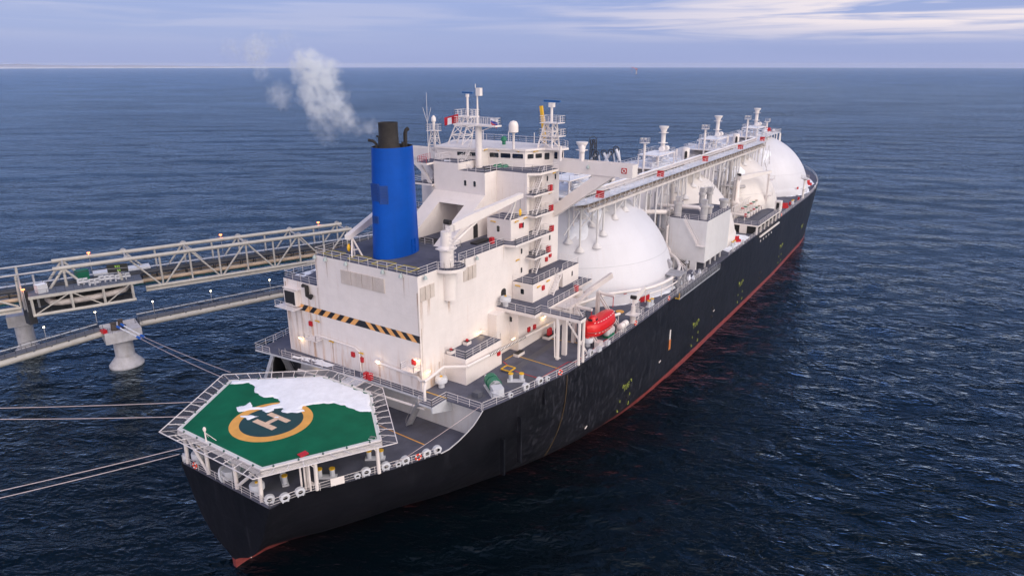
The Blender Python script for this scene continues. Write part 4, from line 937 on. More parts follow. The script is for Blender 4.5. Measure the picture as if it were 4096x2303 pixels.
# light mast near bow, foremast
for x, y, h_ in ((200,-23.2,6.0),):
    m_ = MB(); m_.cyl(x,y,ZU,ZU+h_,.35,12); m_.lathe((x,y,ZU+h_),[(.4,0),(1.4,.5),(1.4,.6)],14); m_.rail([(x+1.3*math.cos(a),y+1.3*math.sin(a),ZU+h_+.6) for a in [i*PI/4 for i in range(8)]],1,1,.024,True); m_.lathe((x,y,ZU+3),[(.4,0),(1.1,.1)],12)
    P('light_tower', m_, WHITE2)
m_ = MB(); m_.box(238,242,-13.5,-11.5,ZU,19.6); m_.lathe((262,0,ZU),[(.7,0),(.5,10),(.3,15)],12); m_.box(228,230.2,-18.5,-17.5,ZU,19.2)
P('bow_house', m_, WHITE2)
m_ = MB(); m_.lathe((221.5,-4,36),[(.35,0),(.35,3.2)],10); m_.box(220.6,222.4,-4.9,-3.1,39.2,39.3); m_.rail([(220.6,-4.9,39.3),(222.4,-4.9,39.3),(222.4,-3.1,39.3)],1,.9,.03); P('lamp_mast', m_, WHITE2)
m_ = MB(); m_.box(203,222.8,-8.8,-6.4,35.66,35.78,1); m_.rail([(203.5,-8.8,35.78),(222.8,-8.8,35.78),(222.8,-3,35.78)],1.1,2,.03)
for x, y in ((222.5,-8.6),(218,-8.6),(222.6,-4)): m_.tube((x,y,surf(212.4,x,y)),(x,y,35.7),.12,None,6)
P('forward_platform', m_, [WHITE, SN2])

# ---------------------------------------------------------------- helideck
HX = [(0,7.9),(0,-7.9),(11.9,-14.5),(20.1,-4.6),(20.1,4.6),(11.9,14.5)]
mb = MB(); zt = 16.7; mb.prism(HX, zt-.25, zt)
hd = P('helideck', mb, GREEN, None, 'green helicopter deck on columns over the stern')
def inset(Pg, d):
    c = (sum(p[0] for p in Pg)/len(Pg), sum(p[1] for p in Pg)/len(Pg)); out = []; n = len(Pg)
    for i in range(n):
        a, b, c_ = Pg[i-1], Pg[i], Pg[(i+1)%n]; v1 = Vector((b[0]-a[0],b[1]-a[1])).normalized(); v2 = Vector((c_[0]-b[0],c_[1]-b[1])).normalized()
        n1 = Vector((-v1.y,v1.x)); n2 = Vector((-v2.y,v2.x))
        if n1.dot(Vector((c[0]-b[0],c[1]-b[1]))) < 0: n1 = -n1; n2 = -n2
        k = (n1+n2); k = k/(k.dot(n1)); out.append((b[0]+k.x*d, b[1]+k.y*d))
    return out
I1 = inset(HX, .08); I2 = inset(HX, .42)
mb = MB()
for i in range(6): j = (i+1)%6; mb.poly([(*I1[i],zt+.008),(*I1[j],zt+.008),(*I2[j],zt+.008),(*I2[i],zt+.008)])
P('white_border_line', mb, mat('border_paint',(.62,.64,.62),.6,var=.12,rust=.3), hd)
mb = MB()
def ring(mb, cx, cy, r0, r1, z, n=64, m=0):
    a = mb.pts([(cx+r0*math.cos(2*PI*i/n),cy+r0*math.sin(2*PI*i/n),z) for i in range(n)]); b = mb.pts([(cx+r1*math.cos(2*PI*i/n),cy+r1*math.sin(2*PI*i/n),z) for i in range(n)])
    for i in range(n): j = (i+1)%n; mb.face([a+i,b+i,b+j,a+j], m)
ring(mb, 7.6, 0, 3.82, 5.0, zt+.012); P('aiming_circle', mb, OCHRE, hd)
mb = MB(); mb.poly([(7.6+3.83*math.cos(2*PI*i/64),3.83*math.sin(2*PI*i/64),zt+.007) for i in range(64)]); P('dark_circle', mb, DGREEN, hd)
mb = MB(); z = zt+.017
for x0, x1, ya, yb in ((6.15,6.95,-1.9,1.9),(8.3,9.05,-1.9,1.9),(6.95,8.3,-.36,.36)): mb.poly([(x0,ya,z),(x1,ya,z),(x1,yb,z),(x0,yb,z)])
P('letter_h', mb, PEACH, hd)
STK = {'1': [[(.5,0),(.5,1)]], '9': [[(.9,.65),(.9,.9),(.7,1),(.3,1),(.1,.85),(.1,.62),(.3,.5),(.7,.5),(.9,.65),(.9,.25),(.7,0),(.25,0)]], 'T': [[(0,1),(1,1)],[(.5,1),(.5,0)]], 'U': [[(0,1),(0,.2),(.2,0),(.8,0),(1,.2),(1,1)]], 'G': [[(1,.85),(.8,1),(.2,1),(0,.8),(0,.2),(.2,0),(.8,0),(1,.2),(1,.5),(.55,.5)]]}
def text3(mb, s, o, ux, uy, h, w, sp, th, nrm):
    o = Vector(o); ux = Vector(ux); uy = Vector(uy)
    for i, ch in enumerate(s):
        for st in STK.get(ch, []):
            for a, b in zip(st, st[1:]):
                p = o+ux*(i*sp+a[0]*w)+uy*a[1]*h; q = o+ux*(i*sp+b[0]*w)+uy*b[1]*h
                d = (q-p).normalized(); s_ = d.cross(Vector(nrm)).normalized()*th/2; p = p-d*th*.4; q = q+d*th*.4
                mb.poly([tuple(p-s_),tuple(q-s_),tuple(q+s_),tuple(p+s_)])
mb = MB(); text3(mb, '19', (11.25,-14.0,zt+.018), (.62,.28,0), (-.2,.75,0), 1.0, .5, .75, .14, (0,0,1)); P('painted_number', mb, mat('border_paint',(.62,.64,.62),.6), hd)
mb = MB()
for i in range(6):
    a, b = HX[i], HX[(i+1)%6]; mb.beam((*a,zt-.55),(*b,zt-.55),.28,.5)
    L = math.dist(a,b); n = max(2, round(L/2.6))
for i in range(6): mb.beam((10,0,zt-.6),(*HX[i],zt-.6),.25,.5)
for y in (-8,-4,0,4,8): mb.beam((.3,y*.95,zt-.5),(20 if abs(y)<5 else 16,y,zt-.5),.2,.4)
P('deck_girders', mb, WHITE2, hd)
OUT = inset(HX, -1.75)
mb = MB(); nz = zt+.12
for i in range(6):
    a, b = HX[i], HX[(i+1)%6]; c, d = OUT[i], OUT[(i+1)%6]
    mb.beam((*c,nz),(*d,nz),.09); mb.beam((*a,zt-.1),(*b,zt-.1),.14,.25)
    L = math.dist(c,d); n = round(L/1.75)
    for k in range(n+1):
        t = k/n; p = (a[0]+(b[0]-a[0])*t, a[1]+(b[1]-a[1])*t, zt-.15); q = (c[0]+(d[0]-c[0])*t, c[1]+(d[1]-c[1])*t, nz)
        mb.beam(p, q, .07); mb.beam((p[0],p[1],zt-.6),(p[0]*.45+q[0]*.55,p[1]*.45+q[1]*.55,nz-.05),.05)
P('net_frame', mb, RAIL, hd)
nm = bpy.data.materials.new('net_mesh'); nm.use_nodes = True; nm.node_tree.nodes.clear(); t_ = NT(nm.node_tree)
pos = t_.add('ShaderNodeNewGeometry').outputs['Position']; sp_ = t_.add('ShaderNodeSeparateXYZ', ins={0: pos})
u = t_.math('FRACT', t_.math('MULTIPLY', t_.math('ADD', sp_.outputs[0], sp_.outputs[1]), 5.5)); v = t_.math('FRACT', t_.math('MULTIPLY', t_.math('SUBTRACT', sp_.outputs[0], sp_.outputs[1]), 5.5))
msk = t_.math('MAXIMUM', t_.math('LESS_THAN', u, .13), t_.math('LESS_THAN', v, .13))
tr = t_.add('ShaderNodeBsdfTransparent'); df = t_.add('ShaderNodeBsdfDiffuse', ins={'Color': (.20,.20,.23,1)})
t_.l.new(t_.add('ShaderNodeMixShader', ins={0: msk, 1: tr.outputs[0], 2: df.outputs[0]}).outputs[0], t_.add('ShaderNodeOutputMaterial').inputs[0])
mb = MB()
for i in range(6):
    a, b = HX[i], HX[(i+1)%6]; c, d = OUT[i], OUT[(i+1)%6]; mb.poly([(*a,zt-.12),(*b,zt-.12),(*d,nz-.02),(*c,nz-.02)])
P('safety_net', mb, nm, hd)
for x, y, tx, ty in ((.45,7.7,.4,7.4),(.5,3.4,.5,3.4),(.5,-2.1,.5,-2.1),(.5,-6.6,.5,-6.8),(5.5,-10.1,5.5,-10.2),(12,-13.7,12,-13.6),(5.3,-8.9,5.3,-8.9),(12,13.7,12,13.4),(5.5,10.2,5.5,10.2),(19,-4,19,-4),(19,4,19,4),(10,0,10,0)):
    m_ = MB(); m_.tube((x,y,ZM),(tx,ty,zt-.6),.24,None,10)
    for dx, dy in ((.9,0),(-.9,0)): m_.beam((x,y,zt-2),(x+dx,y+.3,zt-.7),.12)
    P('column', m_, WHITE, hd)
m_ = MB(); m_.tube((.5,7.3,zt-.8),(.5,3.6,ZM+.2),.2,None,8); m_.tube((.5,-2.3,ZM+.4),(.5,-6.6,zt-.7),.2,None,8)
for x, y in ((5.0,-9.6),(4.8,-9.0),(4.4,-8.8)): m_.tube((x,y,ZM),(x,y,zt-.4),.12,None,7)
P('diagonal_brace', m_, WHITE, hd)
for i in range(6):
    a, b = HX[i], HX[(i+1)%6]; n = max(2, round(math.dist(a,b)/2.6))
    for k in range(n):
        t = (k+.5)/n; x, y = a[0]+(b[0]-a[0])*t, a[1]+(b[1]-a[1])*t
        m_ = MB(); m_.lathe((x,y,zt),[(.14,0),(.1,.12),(.06,.22)],8); P('perimeter_light', m_, mat('lamp_green_cap',(.02,.07,.06),.4), hd)
m_ = MB(); m_.pipe([(.2,2.4,zt),(.2,2.4,zt+1.5)],.08,6); m_.lathe((.2,2.4,zt+1.4),[(.16,0),(.2,.3),(.1,.5)],8); m_.beam((.2,2.4,zt+1.2),(1.0,1.6,zt),.05); m_.beam((.2,2.4,zt+1.2),(.9,3.0,zt),.04); P('flag_stump', m_, WHITE, hd)
m_ = MB(); m_.box(20.1,22.5,-1.6,1.6,zt-.2,zt-.08,0,1); m_.rail([(20.2,1.6,zt-.1),(22.4,1.6,zt-.1)],1.0,1.2); m_.rail([(21.6,-1.6,zt-.1),(22.5,-1.6,zt-.1),(22.5,-.4,zt-.1)],1.0,1.2); P('access_ramp', m_, [PALE, SN2], hd)
# ---------------------------------------------------------------- masts on the wheelhouse top
rt = 45.9
def lattice(mb, base, top, z0, z1, n=3, w=.16):
    for i in range(len(base)):
        j = (i+1)%len(base); mb.beam((*base[i],z0),(*top[i],z1),w)
        for k in range(n):
            t0, t1 = k/n, (k+1)/n
            L = lambda P0,P1,t,z: (P0[0]+(P1[0]-P0[0])*t, P0[1]+(P1[1]-P0[1])*t, z0+(z1-z0)*t)
            mb.beam(L(base[i],top[i],t1,0), L(base[j],top[j],t1,0), w*.7)
            if k%2: mb.beam(L(base[i],top[i],t0,0), L(base[j],top[j],t1,0), w*.6)
            else: mb.beam(L(base[j],top[j],t0,0), L(base[i],top[i],t1,0), w*.6)
mb = MB(); mb.cyl(51.2,-.6,43,49.6,.55,16); mb.prism([(50,3.6),(50.2,-4.6),(51.9,-4.6),(52.6,3.6)],49.6,49.85); mb.cyl(51.4,-.3,49.8,55.3,.17,10,0,.12)
for y in (-3.5,2.5): mb.beam((51.2,-.6,48.6),(51,y,49.6),.14)
mb.box(51.0,51.7,-1.1,-.3,54.2,55.4); mb.rail([(50.1,3.5,49.85),(50.3,-4.5,49.85),(51.8,-4.5,49.85),(52.5,3.5,49.85)],1.05,.9,.028,True); mb.cyl(51.2,-.1,55.4,56,.06,6)
mast = P('signal_mast', mb, WHITE2)
mb = MB(); lattice(mb, [(54.8,5.6),(54.8,8.6),(57.4,8.6),(57.4,5.6)], [(55.3,4.4),(55.3,6.6),(57,6.6),(57,4.4)], rt, 50.4, 3); mb.box(54.7,57.5,3.8,7.0,50.4,50.6); mb.rail([(54.7,3.8,50.6),(57.5,3.8,50.6),(57.5,7,50.6),(54.7,7,50.6)],1.05,.9,.028,True); mb.cyl(56,5.15,50.6,54.0,.2,10); mb.cyl(56,5.15,53.7,54.2,.32,10)
rm = P('radar_mast', mb, WHITE2)
mb = MB(); mb.beam((56.5,6.6,54.4),(55.6,3.7,54.4),.2,.24); mb.build('radar_scanner', mat('radar_blue',(.01,.10,.32),.4), rm)
mb = MB(); lattice(mb, [(58.6,-7.2),(58.6,-9.9),(61,-9.9),(61,-7.2)], [(59.3,-8.1),(59.3,-9.6),(60.6,-9.6),(60.6,-8.1)], rt, 49.8, 3, .2)
for z, e in ((49.8,.9),(47.7,1.1)): mb.box(59-.3,61+.2,-9.9-e,-7.4,z,z+.12); mb.rail([(58.7,-7.4,z+.12),(58.7,-9.9-e,z+.12),(61.2,-9.9-e,z+.12),(61.2,-7.4,z+.12)],1.05,.9,.026,True)
mb.cyl(60,-8.95,49.9,52.3,.22,10); mb.box(59.6,60.4,-9.35,-8.55,52.3,53.0)
rm2 = P('radar_mast', mb, WHITE2)
mb = MB(); mb.beam((60.5,-7.2,53.25),(59.6,-10.7,53.25),.24,.28); mb.build('radar_scanner', mat('radar_blue',(.01,.10,.32),.4), rm2)
mb = MB(); mb.lathe((54.4,-5.2,rt),[(.2,0),(.2,2.4),(.35,2.6)],10); mb.lathe((54.4,-5.2,rt+2.6),[(.55,0),(.78,.1),(.78,1.1),(.72,1.4),(.5,1.75),(.05,1.9)],18); P('satellite_dome', mb, WHITE2)
mb = MB(); lattice(mb, [(53.3,10.2),(53.3,11.9),(54.9,11.9),(54.9,10.2)],[(53.7,10.6),(53.7,11.4),(54.5,11.4),(54.5,10.6)], 44.4, 48.0, 3, .14); mb.box(53.2,55,10.1,12.1,48,48.1); mb.rail([(53.2,10.1,48.1),(55,10.1,48.1),(55,12.1,48.1),(53.2,12.1,48.1)],1,.9,.026,True); mb.lathe((54,11,48.1),[(.25,0),(.25,1.4),(.4,1.5),(.4,2.1),(.1,2.5)],12); P('antenna_tower', mb, WHITE2)
mb = MB(); mb.cyl(56.9,-12.5+.0,44.3,46.6,.24,10); mb.lathe((58.8,-15.4,44.3),[(.28,0),(.28,1.3),(.45,1.4),(.45,2.0),(.15,2.5)],12); P('antenna_post', mb, WHITE2)
mb = MB(); mb.tube((47,6.45,43.9),(47,6.45,54.7),.06,.02,5); mb.tube((47,6.45,50),(47,7.3,52.4),.03,None,4); mb.tube((47,6.45,50),(47,5.6,52.4),.03,None,4); P('whip_antenna', mb, WHITE2)
mb = MB(); mb.lathe((59,-.2,rt),[(.3,0),(.3,.5),(.55,.7),(.5,1.1),(.25,1.4)],12); P('covered_compass', mb, MGREEN)
mb = MB(); mb.lathe((54.5,1.8,rt),[(.08,0),(.08,.9),(.3,.95),(.3,1.2)],10); P('red_beacon', mb, RED)
mb = MB(); mb.box(54.6,56.3,-1.5,-.0,43.02,43.9); P('deck_locker', mb, WHITE2)
mb = MB(); rnd = random.Random(4)
for k in range(9): x, y = 54.0+rnd.uniform(-.9,.7), -3.2+rnd.uniform(-1,1); mb.lathe((x,y,43.0),[(.5,0),(.4,.25),(.1,.4)],9)
P('green_tarpaulin', mb, MGREEN)
for (x,y,z) in ((64.4,-5.5,rt),):
    mb = MB(); mb.beam((62,-6.6,46.2),(62.2,-5.6,52.3),.5,.4); mb.beam((62.2,-5.6,52.3),(62.3,-7.4,47.0),.06); P('davit', mb, YEL)

# ---------------------------------------------------------------- fittings built once, copied
def place(proto_builder, name, mats_parts, spots, label=None):
    """ship part copied to many spots: proto_builder(local MB list) -> [(name, mb, mats)...]; first is the part, rest its sub-parts"""
    first = None; out = []
    for (x, y, z, rz) in spots:
        if first is None:
            L = proto_builder(); o = L[0][1].build(L[0][0], L[0][2], ship, local=True)
            for nm_, mb_, mt_ in L[1:]: mb_.build(nm_, mt_, o, local=True)
            o.location = Vector((x,y,z))-WO[ship]; o.rotation_euler.z = rz; first = o
        else:
            o = dup(first, Vector((x,y,z))-WO[ship], rz)
        WO[o] = Vector((x,y,z)); out.append(o)
    return out
def fairlead():
    m = MB(); n = 20; rings = []
    def prof(ax):      # D-shaped frame round an oval hole, axis +x outboard
        o = [(.72*math.cos(a), .78+.62*math.sin(a)) for a in [2*PI*i/n for i in range(n)]]
        o = [(y, (0 if z < .55 and abs(y) > .3 else z)) if z < .35 else (y, z) for y, z in o]
        return o
    o = prof(0); inn = [(.36*math.cos(2*PI*i/n), .80+.28*math.sin(2*PI*i/n)) for i in range(n)]
    a = m.pts([(.28,y,z) for y,z in o]); b = m.pts([(-.28,y,z) for y,z in o]); c = m.pts([(.34,y,z) for y,z in inn]); d = m.pts([(-.34,y,z) for y,z in inn])
    for i in range(n):
        j = (i+1)%n; m.face([a+i,a+j,c+j,c+i],0,True); m.face([b+j,b+i,d+i,d+j],0,True); m.face([b+i,b+j,a+j,a+i],0,True); m.face([c+i,c+j,d+j,d+i],1,True)
    return [('fairlead', m, [PALE, DRK])]
def bollards():
    m = MB(); m.box(-1.25,1.25,-.38,.38,0,.22)
    L = [('bollard_pair', m, PALE)]
    for x in (-.75,.75):
        q = MB(); q.cyl(x,0,.22,1.15,.3,14,0); q.cyl(x,0,1.15,1.27,.36,14,1); L.append(('bollard_post', q, [PALE, YEL]))
    return L
def mushroom():
    m = MB(); m.lathe((0,0,0),[(.42,0),(.42,.75),(.85,.8),(.85,1.35),(.75,1.5),(.1,1.58)],20); q = MB(); q.lathe((0,0,1.58),[(.2,0),(.2,.1)],8); return [('mushroom_vent', m, PALE),('hand_wheel', q, YEL)]
def flood():
    m = MB(); m.lathe((0,0,0),[(.28,-.25),(.22,.05),(.06,.25)],10); m.beam((0,0,.2),(.3,0,.35),.06); return [('floodlight', m, mat('lamp_grey_green',(.35,.42,.42),.5))]
def bulk():
    m = MB(); m.beam((-.4,0,.12),(.4,0,.12),.2,.14); q = MB(); q.tube((-.36,0,0),(.36,0,0),.075,None,6); return [('bulkhead_light', m, WHITE2),('lamp_tube', q, LAMPW)]
def bulkoff():
    m = MB(); m.beam((-.4,0,.08),(.4,0,.08),.18,.12); m.beam((-.5,0,.0),(-.38,0,.0),.14); q = MB(); q.tube((-.36,0,0),(.36,0,0),.08,None,6); return [('bulkhead_light', m, YEL),('lamp_tube', q, PALE)]
def winch():
    m = MB(); m.box(-1.6,2.4,-.9,.9,0,.2); m.box(-1.7,-1.2,-.7,.7,.2,1.6); m.box(1.9,2.3,-.5,.5,.2,1.3); L = [('mooring_winch', m, PALE)]
    q = MB()
    for x in (-.7,.55): q.lathe((0,0,0),[(.85,-.5),(.85,-.45),(.6,-.45),(.6,.45),(.85,.45),(.85,.5)],20); q.xf(len(q.v)-120, Matrix.Translation((x,0,1.05)) @ Matrix.Rotation(PI/2,4,'Y'))
    L.append(('rope_drum', q, PALE)); q = MB()
    for x in (-.7,.55): 
        s0 = len(q.v); q.lathe((0,0,0),[(.95,-.5),(.95,.5)],12,0); q.xf(s0, Matrix.Translation((x,0,1.08)) @ Matrix.Rotation(PI/2,4,'Y'))
    L.append(('drum_cover', q, MGREEN)); q = MB(); q.prism([(1.2,-.75),(2.6,-.75),(2.9,0),(2.6,.75),(1.2,.75)],.2,1.35); q.pipe([(2.4,-.9,.2),(2.4,-.9,.9),(3.1,-.3,.9),(3.1,.5,.4)],.09,6); L.append(('gearbox', q, PALE)); return L
z = ZM+.01
def edge_ang(x): return math.atan2(-(yd(x+1)-yd(x-1)), 2)-PI/2
place(fairlead, '', None, [(x, -(yd(x)-.35), ZM, edge_ang(x)) for x in (1.9,3.6,10.7,12.9,15.2,17.9,19.3)] + [(.75,-7.7,ZM,R(-122)),(.5,8.3,ZM,R(150))] + [(x, -(yd(x)-.4), ZU, edge_ang(x)) for x in (31.9,34.5,47,120,128,222,230)])
for o in bpy.data.objects:
    if o.name.startswith('fairlead'): o.scale = (.8,.8,.8)
sm = place(fairlead, '', None, [(x, -(yd(x)-.3), zz, edge_ang(x)) for x, zz in ((9.7,ZM),(14.3,ZM),(36.0,ZU),(29.0,ZU))])
for o in sm: o.scale = (.55,.55,.55)
place(bollards, '', None, [(7.8,-9.1,ZM,R(-52)),(14.0,-11.1,ZM,R(-52)),(33.5,-19.5,ZU,R(-55)),(4.5,-5.5,ZM,R(60)),(2.2,7.5,ZM,R(60)),(73.2,-22.8,ZU,R(0)),(188,-22.6,ZU,R(0)),(125,-22.6,ZU,R(0))])
place(mushroom, '', None, [(1.1,-5.1,ZM,0),(1.3,6.6,ZM,0),(26.4,-11.9,ZU,0),(42.1,-11.9,24,0),(50.2,-22,ZU,0)])
place(flood, '', None, [(23.4,8.2,33.0,0),(23.4,6.0,33.0,0),(23.4,1.9,33.0,0),(23.4,-5.0,33.0,0),(23.4,-8.2,33.0,0),(24.8,-11.2,32.9,R(90)),(36.0,-11.2,32.9,R(90)),(57.8,-17.0,43.6,0)])
lit = [(23.45,13.1,19.4,R(90)),(23.45,-3.1,19.6,R(90)),(23.45,-10.2,21.6,R(90)),(25.1,12.3,14.8,R(90)),(25.1,-10.5,15.3,R(90)),(24.7,-11.1,19.6,0),(36.4,-11.1,21.4,0),(40.8,-14.2,19.6,0),(49.8,-14.2,20.3,0)]
place(bulk, '', None, lit)
for x, y, z_, rz in lit:
    l = bpy.data.lights.new('bulkhead_lamp_light', 'POINT'); l.energy = 28; l.color = (1,.68,.33); l.shadow_soft_size = .12
    o = bpy.data.objects.new('bulkhead_lamp_light', l); COL.objects.link(o); o.parent = ship; o.location = Vector((x-(.35 if rz else 0), y-(0 if rz else .35), z_-.12))-WO[ship]
place(bulkoff, '', None, [(45.3,-7.4,35.9,R(90)),(47.0,-10.75,36.0,0),(49.5,-10.75,36.1,0),(47.0,-10.95,29.9,0),(45.4,-11.9,26.3,R(90)),(47.2,-14.75,26.2,0),(50.0,-14.75,26.4,0),(57,-10.75,38.9,0),(56,-12.0,42.4,0),(54.2,-2.0,45.5,R(78)),(54.9,-5.5,45.5,R(78)),(57,-7.9,45.4,R(-24)),(53,-.7,45.6,0),(23.45,9.0,23.0,R(90)),(23.45,6.3,20.4,R(90)),(23.45,.3,20.0,R(90)),(57.2,-10.75,32.9,0)])
place(winch, '', None, [(29.6,-18.3,ZU,R(-128))])
place(winch, '', None, [(3.2,1.0,ZM,R(200)),(8,4,ZM,R(110)),(234,-12,ZU,R(150))])
mb = MB(); s0=0; mb.lathe((0,0,0),[(1.05,-.12),(1.05,.12)],20); mb.xf(0, Matrix.Translation((.9,.9,ZM+.6)) @ Matrix.Rotation(R(70),4,'X') @ Matrix.Rotation(R(30),4,'Y')); P('reel_disc', mb, PALE)
mb = MB(); mb.box(26.3,27.3,-18.2,-17.2,ZU+.02,ZU+.75); P('deck_box', mb, DECKD)
mb = MB(); mb.box(35.0,36.5,-17.4,-15.9,ZU+.02,ZU+.35); P('access_hatch', mb, DECK); 
mb = MB(); mesh_ring(mb, [(35.0,-17.4,ZU+.38),(36.5,-17.4,ZU+.38),(36.5,-15.9,ZU+.38),(35.0,-15.9,ZU+.38)], .14); P('hatch_edge', mb, YEL)
mb = MB(); mb.lathe((67.3,-19.5,ZU),[(.75,.02),(.75,.1)],20); P('manhole_cover', mb, OCHRE)
for x, y, z_, w_, d_ in ((41.3,-14.9,ZU,1.8,.9),(50.0,-15.1,ZU,2.3,1.2),(29.2,-11.5,20.8,1.0,.8),(33.0,-11.4,20.8,1.0,.8),(57,-14.8,ZU,1.4,.8)):
    mb = MB(); mb.box(x-w_/2,x+w_/2,y-d_/2,y+d_/2,z_+.01,z_+.5,0,1); P('drip_tray', mb, [WHITE, DRK])
mb = MB()
for x in (49.7,50.3): mb.lathe((x,-15.1,ZU+.3),[(.28,0),(.28,1.1),(.2,1.3)],10)
for x, y, z_ in ((29.2,-11.5,20.8),(33,-11.4,20.8)): mb.lathe((x,y,z_),[(.2,0),(.2,.8)],8)
P('fire_pump', mb, RED)
# fire boxes on walls
def fb(): m = MB(); m.box(-.3,.3,-.25,0,-.36,.36); return [('fire_hose_box', m, RED)]
place(fb, '', None, [(23.68,2.0,19.4,R(-90)),(23.68,.3,19.0,R(-90)),(23.68,-9.6,21.1,R(-90)),(23.68,10.6,22.3,R(-90)),(36.3,-14.5,19.0,0),(48.1,-10.6,35.2,0),(57.3,-10.6,28.4,0),(56.1,-10.6,27.9,0),(48.5,-14.6,25.7,0),(45.3,-14.0,19.6,0),(47.0,-14.0,19.5,0),(25.2,-12.2,14.5,R(-90)),(25.2,-11.3,14.5,R(-90)),(71.2,-18.55,19.4,R(-25)),(204.3,-20.4,19.4,R(-25))])
def cab(): m = MB(); m.box(-.3,.3,-.28,.28,0,.95); return [('red_locker', m, RED)]
place(cab, '', None, [(54.6,-12.1,39.8,0),(55.1,-12.0,36.5,0),(54.9,-12.3,33.2,0),(54.1,-12.2,29.9,0),(54.4,-17.4,24,0),(42.9,-8.9,33.2,0),(22.6,-1.4,ZU,0),(22.6,-2.2,ZU,0),(110.2,-21.5,ZU,0),(186,-22.3,ZU,0),(196,-22.8,ZU,0)])
# lifeboat davit and boarding gear (parts of the ship)
mb = MB()
for x in (50.4,58.4): mb.pipe([(x,-19.5,23.2),(x+.2,-20.2,22.9),(x+.2,-22.3,22.9)],.28,8); mb.beam((x,-19.3,ZU),(x,-19.5,23.2),.5,.7); mb.beam((x,-19.4,22.6),(x,-23.6,ZU+.4),.22,.3); mb.beam((x+.7,-19.4,22.6),(x+.7,-23.6,ZU+.4),.16); mb.box(x-.4,x+1.0,-24,-23.2,ZU,ZU+1.0)
mb.beam((48,-19.5,23.2),(60,-18.6,23.9),.45,.5); mb.beam((47,-18.6,22.9),(58,-18.3,22.9),.3)
mb.box(47,52,-19.8,-17.9,23.55,23.7); mb.rail([(47,-19.8,23.7),(52,-19.8,23.7)],1,1.2,.026)
mb.beam((56,-18.2,23.2),(61.5,-20.3,25.4),.5,.9)
P('lifeboat_davit', mb, mat('davit_paint',(.60,.55,.54),.5,var=.1,rust=.3))
mb = MB(); mb.tube((58.6,-22.1,22.9),(58.6,-22.1,20.9),.06,None,6,0); mb.tube((50.8,-22.1,22.9),(50.8,-22.1,21.1),.06,None,6,0); P('boat_fall', mb, RED)
# embarkation platform by the first dome
mb = MB(); mb.box(83.5,87.5,-24.3,-20.5,20.0,20.15); mb.rail([(83.5,-24.3,20.15),(87.5,-24.3,20.15),(87.5,-20.5,20.15)],1,1.3,.03)
for x, y in ((84,-24),(87,-24),(85.5,-21)): mb.beam((x,y,ZU),(x,y,20),.3)
n = len(mb.v); mb.lathe((0,0,0),[(1.0,-.5),(1.0,.5)],16); mb.xf(n, Matrix.Translation((86.8,-20.4,21.2)) @ Matrix.Rotation(PI/2,4,'Y'))
mb.cyl(93,-22.3,ZU,20,.12,8); mb.lathe((93,-22.3,20),[(.1,0),(.45,.3),(.0,1.1)],10)
P('boarding_platform', mb, mat('weathered_grey',(.36,.36,.39),.6,var=.3,rust=.5))
mb = MB(); rnd = random.Random(9)
for k in range(44):
    x = rnd.uniform(86,99); y = rnd.uniform(-24.0,-22.2); mb.lathe((x,y,ZU),[(rnd.uniform(.15,.4),0),(rnd.uniform(.1,.4),rnd.uniform(.2,.7)),(.05,rnd.uniform(.7,1.0))],7,rnd.choice((0,0,1)))
P('rail_fitting', mb, [mat('weathered_grey',(.36,.36,.39)), SNOW])
# hull markings
yh = lambda x, z: -hy(x, max(.1, z))-.05
NEON = mat('yellow_green_marking', (.38,.44,.08), .5)
for cx, zc, w_ in ((60.0,6.6,.85),(94.7,6.7,1.15),(127.9,6.8,1.25),(170.4,7.1,1.3)):
    mb = MB(); y = min(yh(cx-2,zc), yh(cx+2,zc), yh(cx+2, zc+1))-.06
    text3(mb, 'TUG', (cx-1.25*w_,y,zc-.45), (1,0,.06), (0,0,1), .95, .58*w_, .92*w_, .14, (0,1,0))
    for px, pz, a, b in ((-1.55,.8,(0,-.5),(.35,0)),(1.9,.7,(0,-.5),(-.4,0))): mb.beam((cx+px,y,zc+pz),(cx+px,y,zc+pz-.5),.1); mb.beam((cx+px,y,zc+pz),(cx+px+b[0],y,zc+pz),.1)
    for px in (-1.6,2.0): mb.beam((cx+px,yh(cx+px,4.2)-.05,4.6),(cx+px,yh(cx+px,4.2)-.05,4.1),.08)
    for px, dx in ((-2.0,.5),(2.0,-.5)): mb.beam((cx+px,yh(cx+px,2)-.08,2.9),(cx+px,yh(cx+px,2)-.08,2.45),.09); mb.beam((cx+px,yh(cx+px,2)-.08,2.4),(cx+px+dx*.7,yh(cx+px,2)-.08,2.4),.09)
    P('tug_mark', mb, NEON, hull)
mb = MB()
y = -24.0; text3(mb, 'TUG', (199,-24.2,6.9), (1,0,.1), (0,0,1), 1.0, .65, 1.0, .17, (0,1,0))
P('tug_mark', mb, NEON, hull)
mb = MB(); y = yh(79.6,9)-.03; mb.box(79.35,79.85,y,y+.2,8.5,10.5,0); mb.box(79.35,79.85,y,y+.2,6.5,8.5,1); mb.beam((79.3,y-.02,6.4),(79.3,y-.02,8.5),.09,.09,2); mb.beam((79.9,y-.02,6.4),(79.9,y-.02,8.5),.09,.09,2)
P('draught_stripe', mb, [WHITE2, mat('vermilion',(.50,.035,.015),.5), ORNG], hull)
mb = MB()
for k in range(5): x = 144+2.85*k; y = yh(x,14.4)-.03; mb.box(x-.22,x+.22,y,y+.1,14.2,14.75)
for x, z_ in ((75,5.6),(107,6.1),(48,4.0)): mb.beam((x-.35,yh(x,z_)-.04,z_-.1),(x+.35,yh(x,z_)-.04,z_+.1),.12)
P('white_mark', mb, WHITE2, hull)
mb = MB()
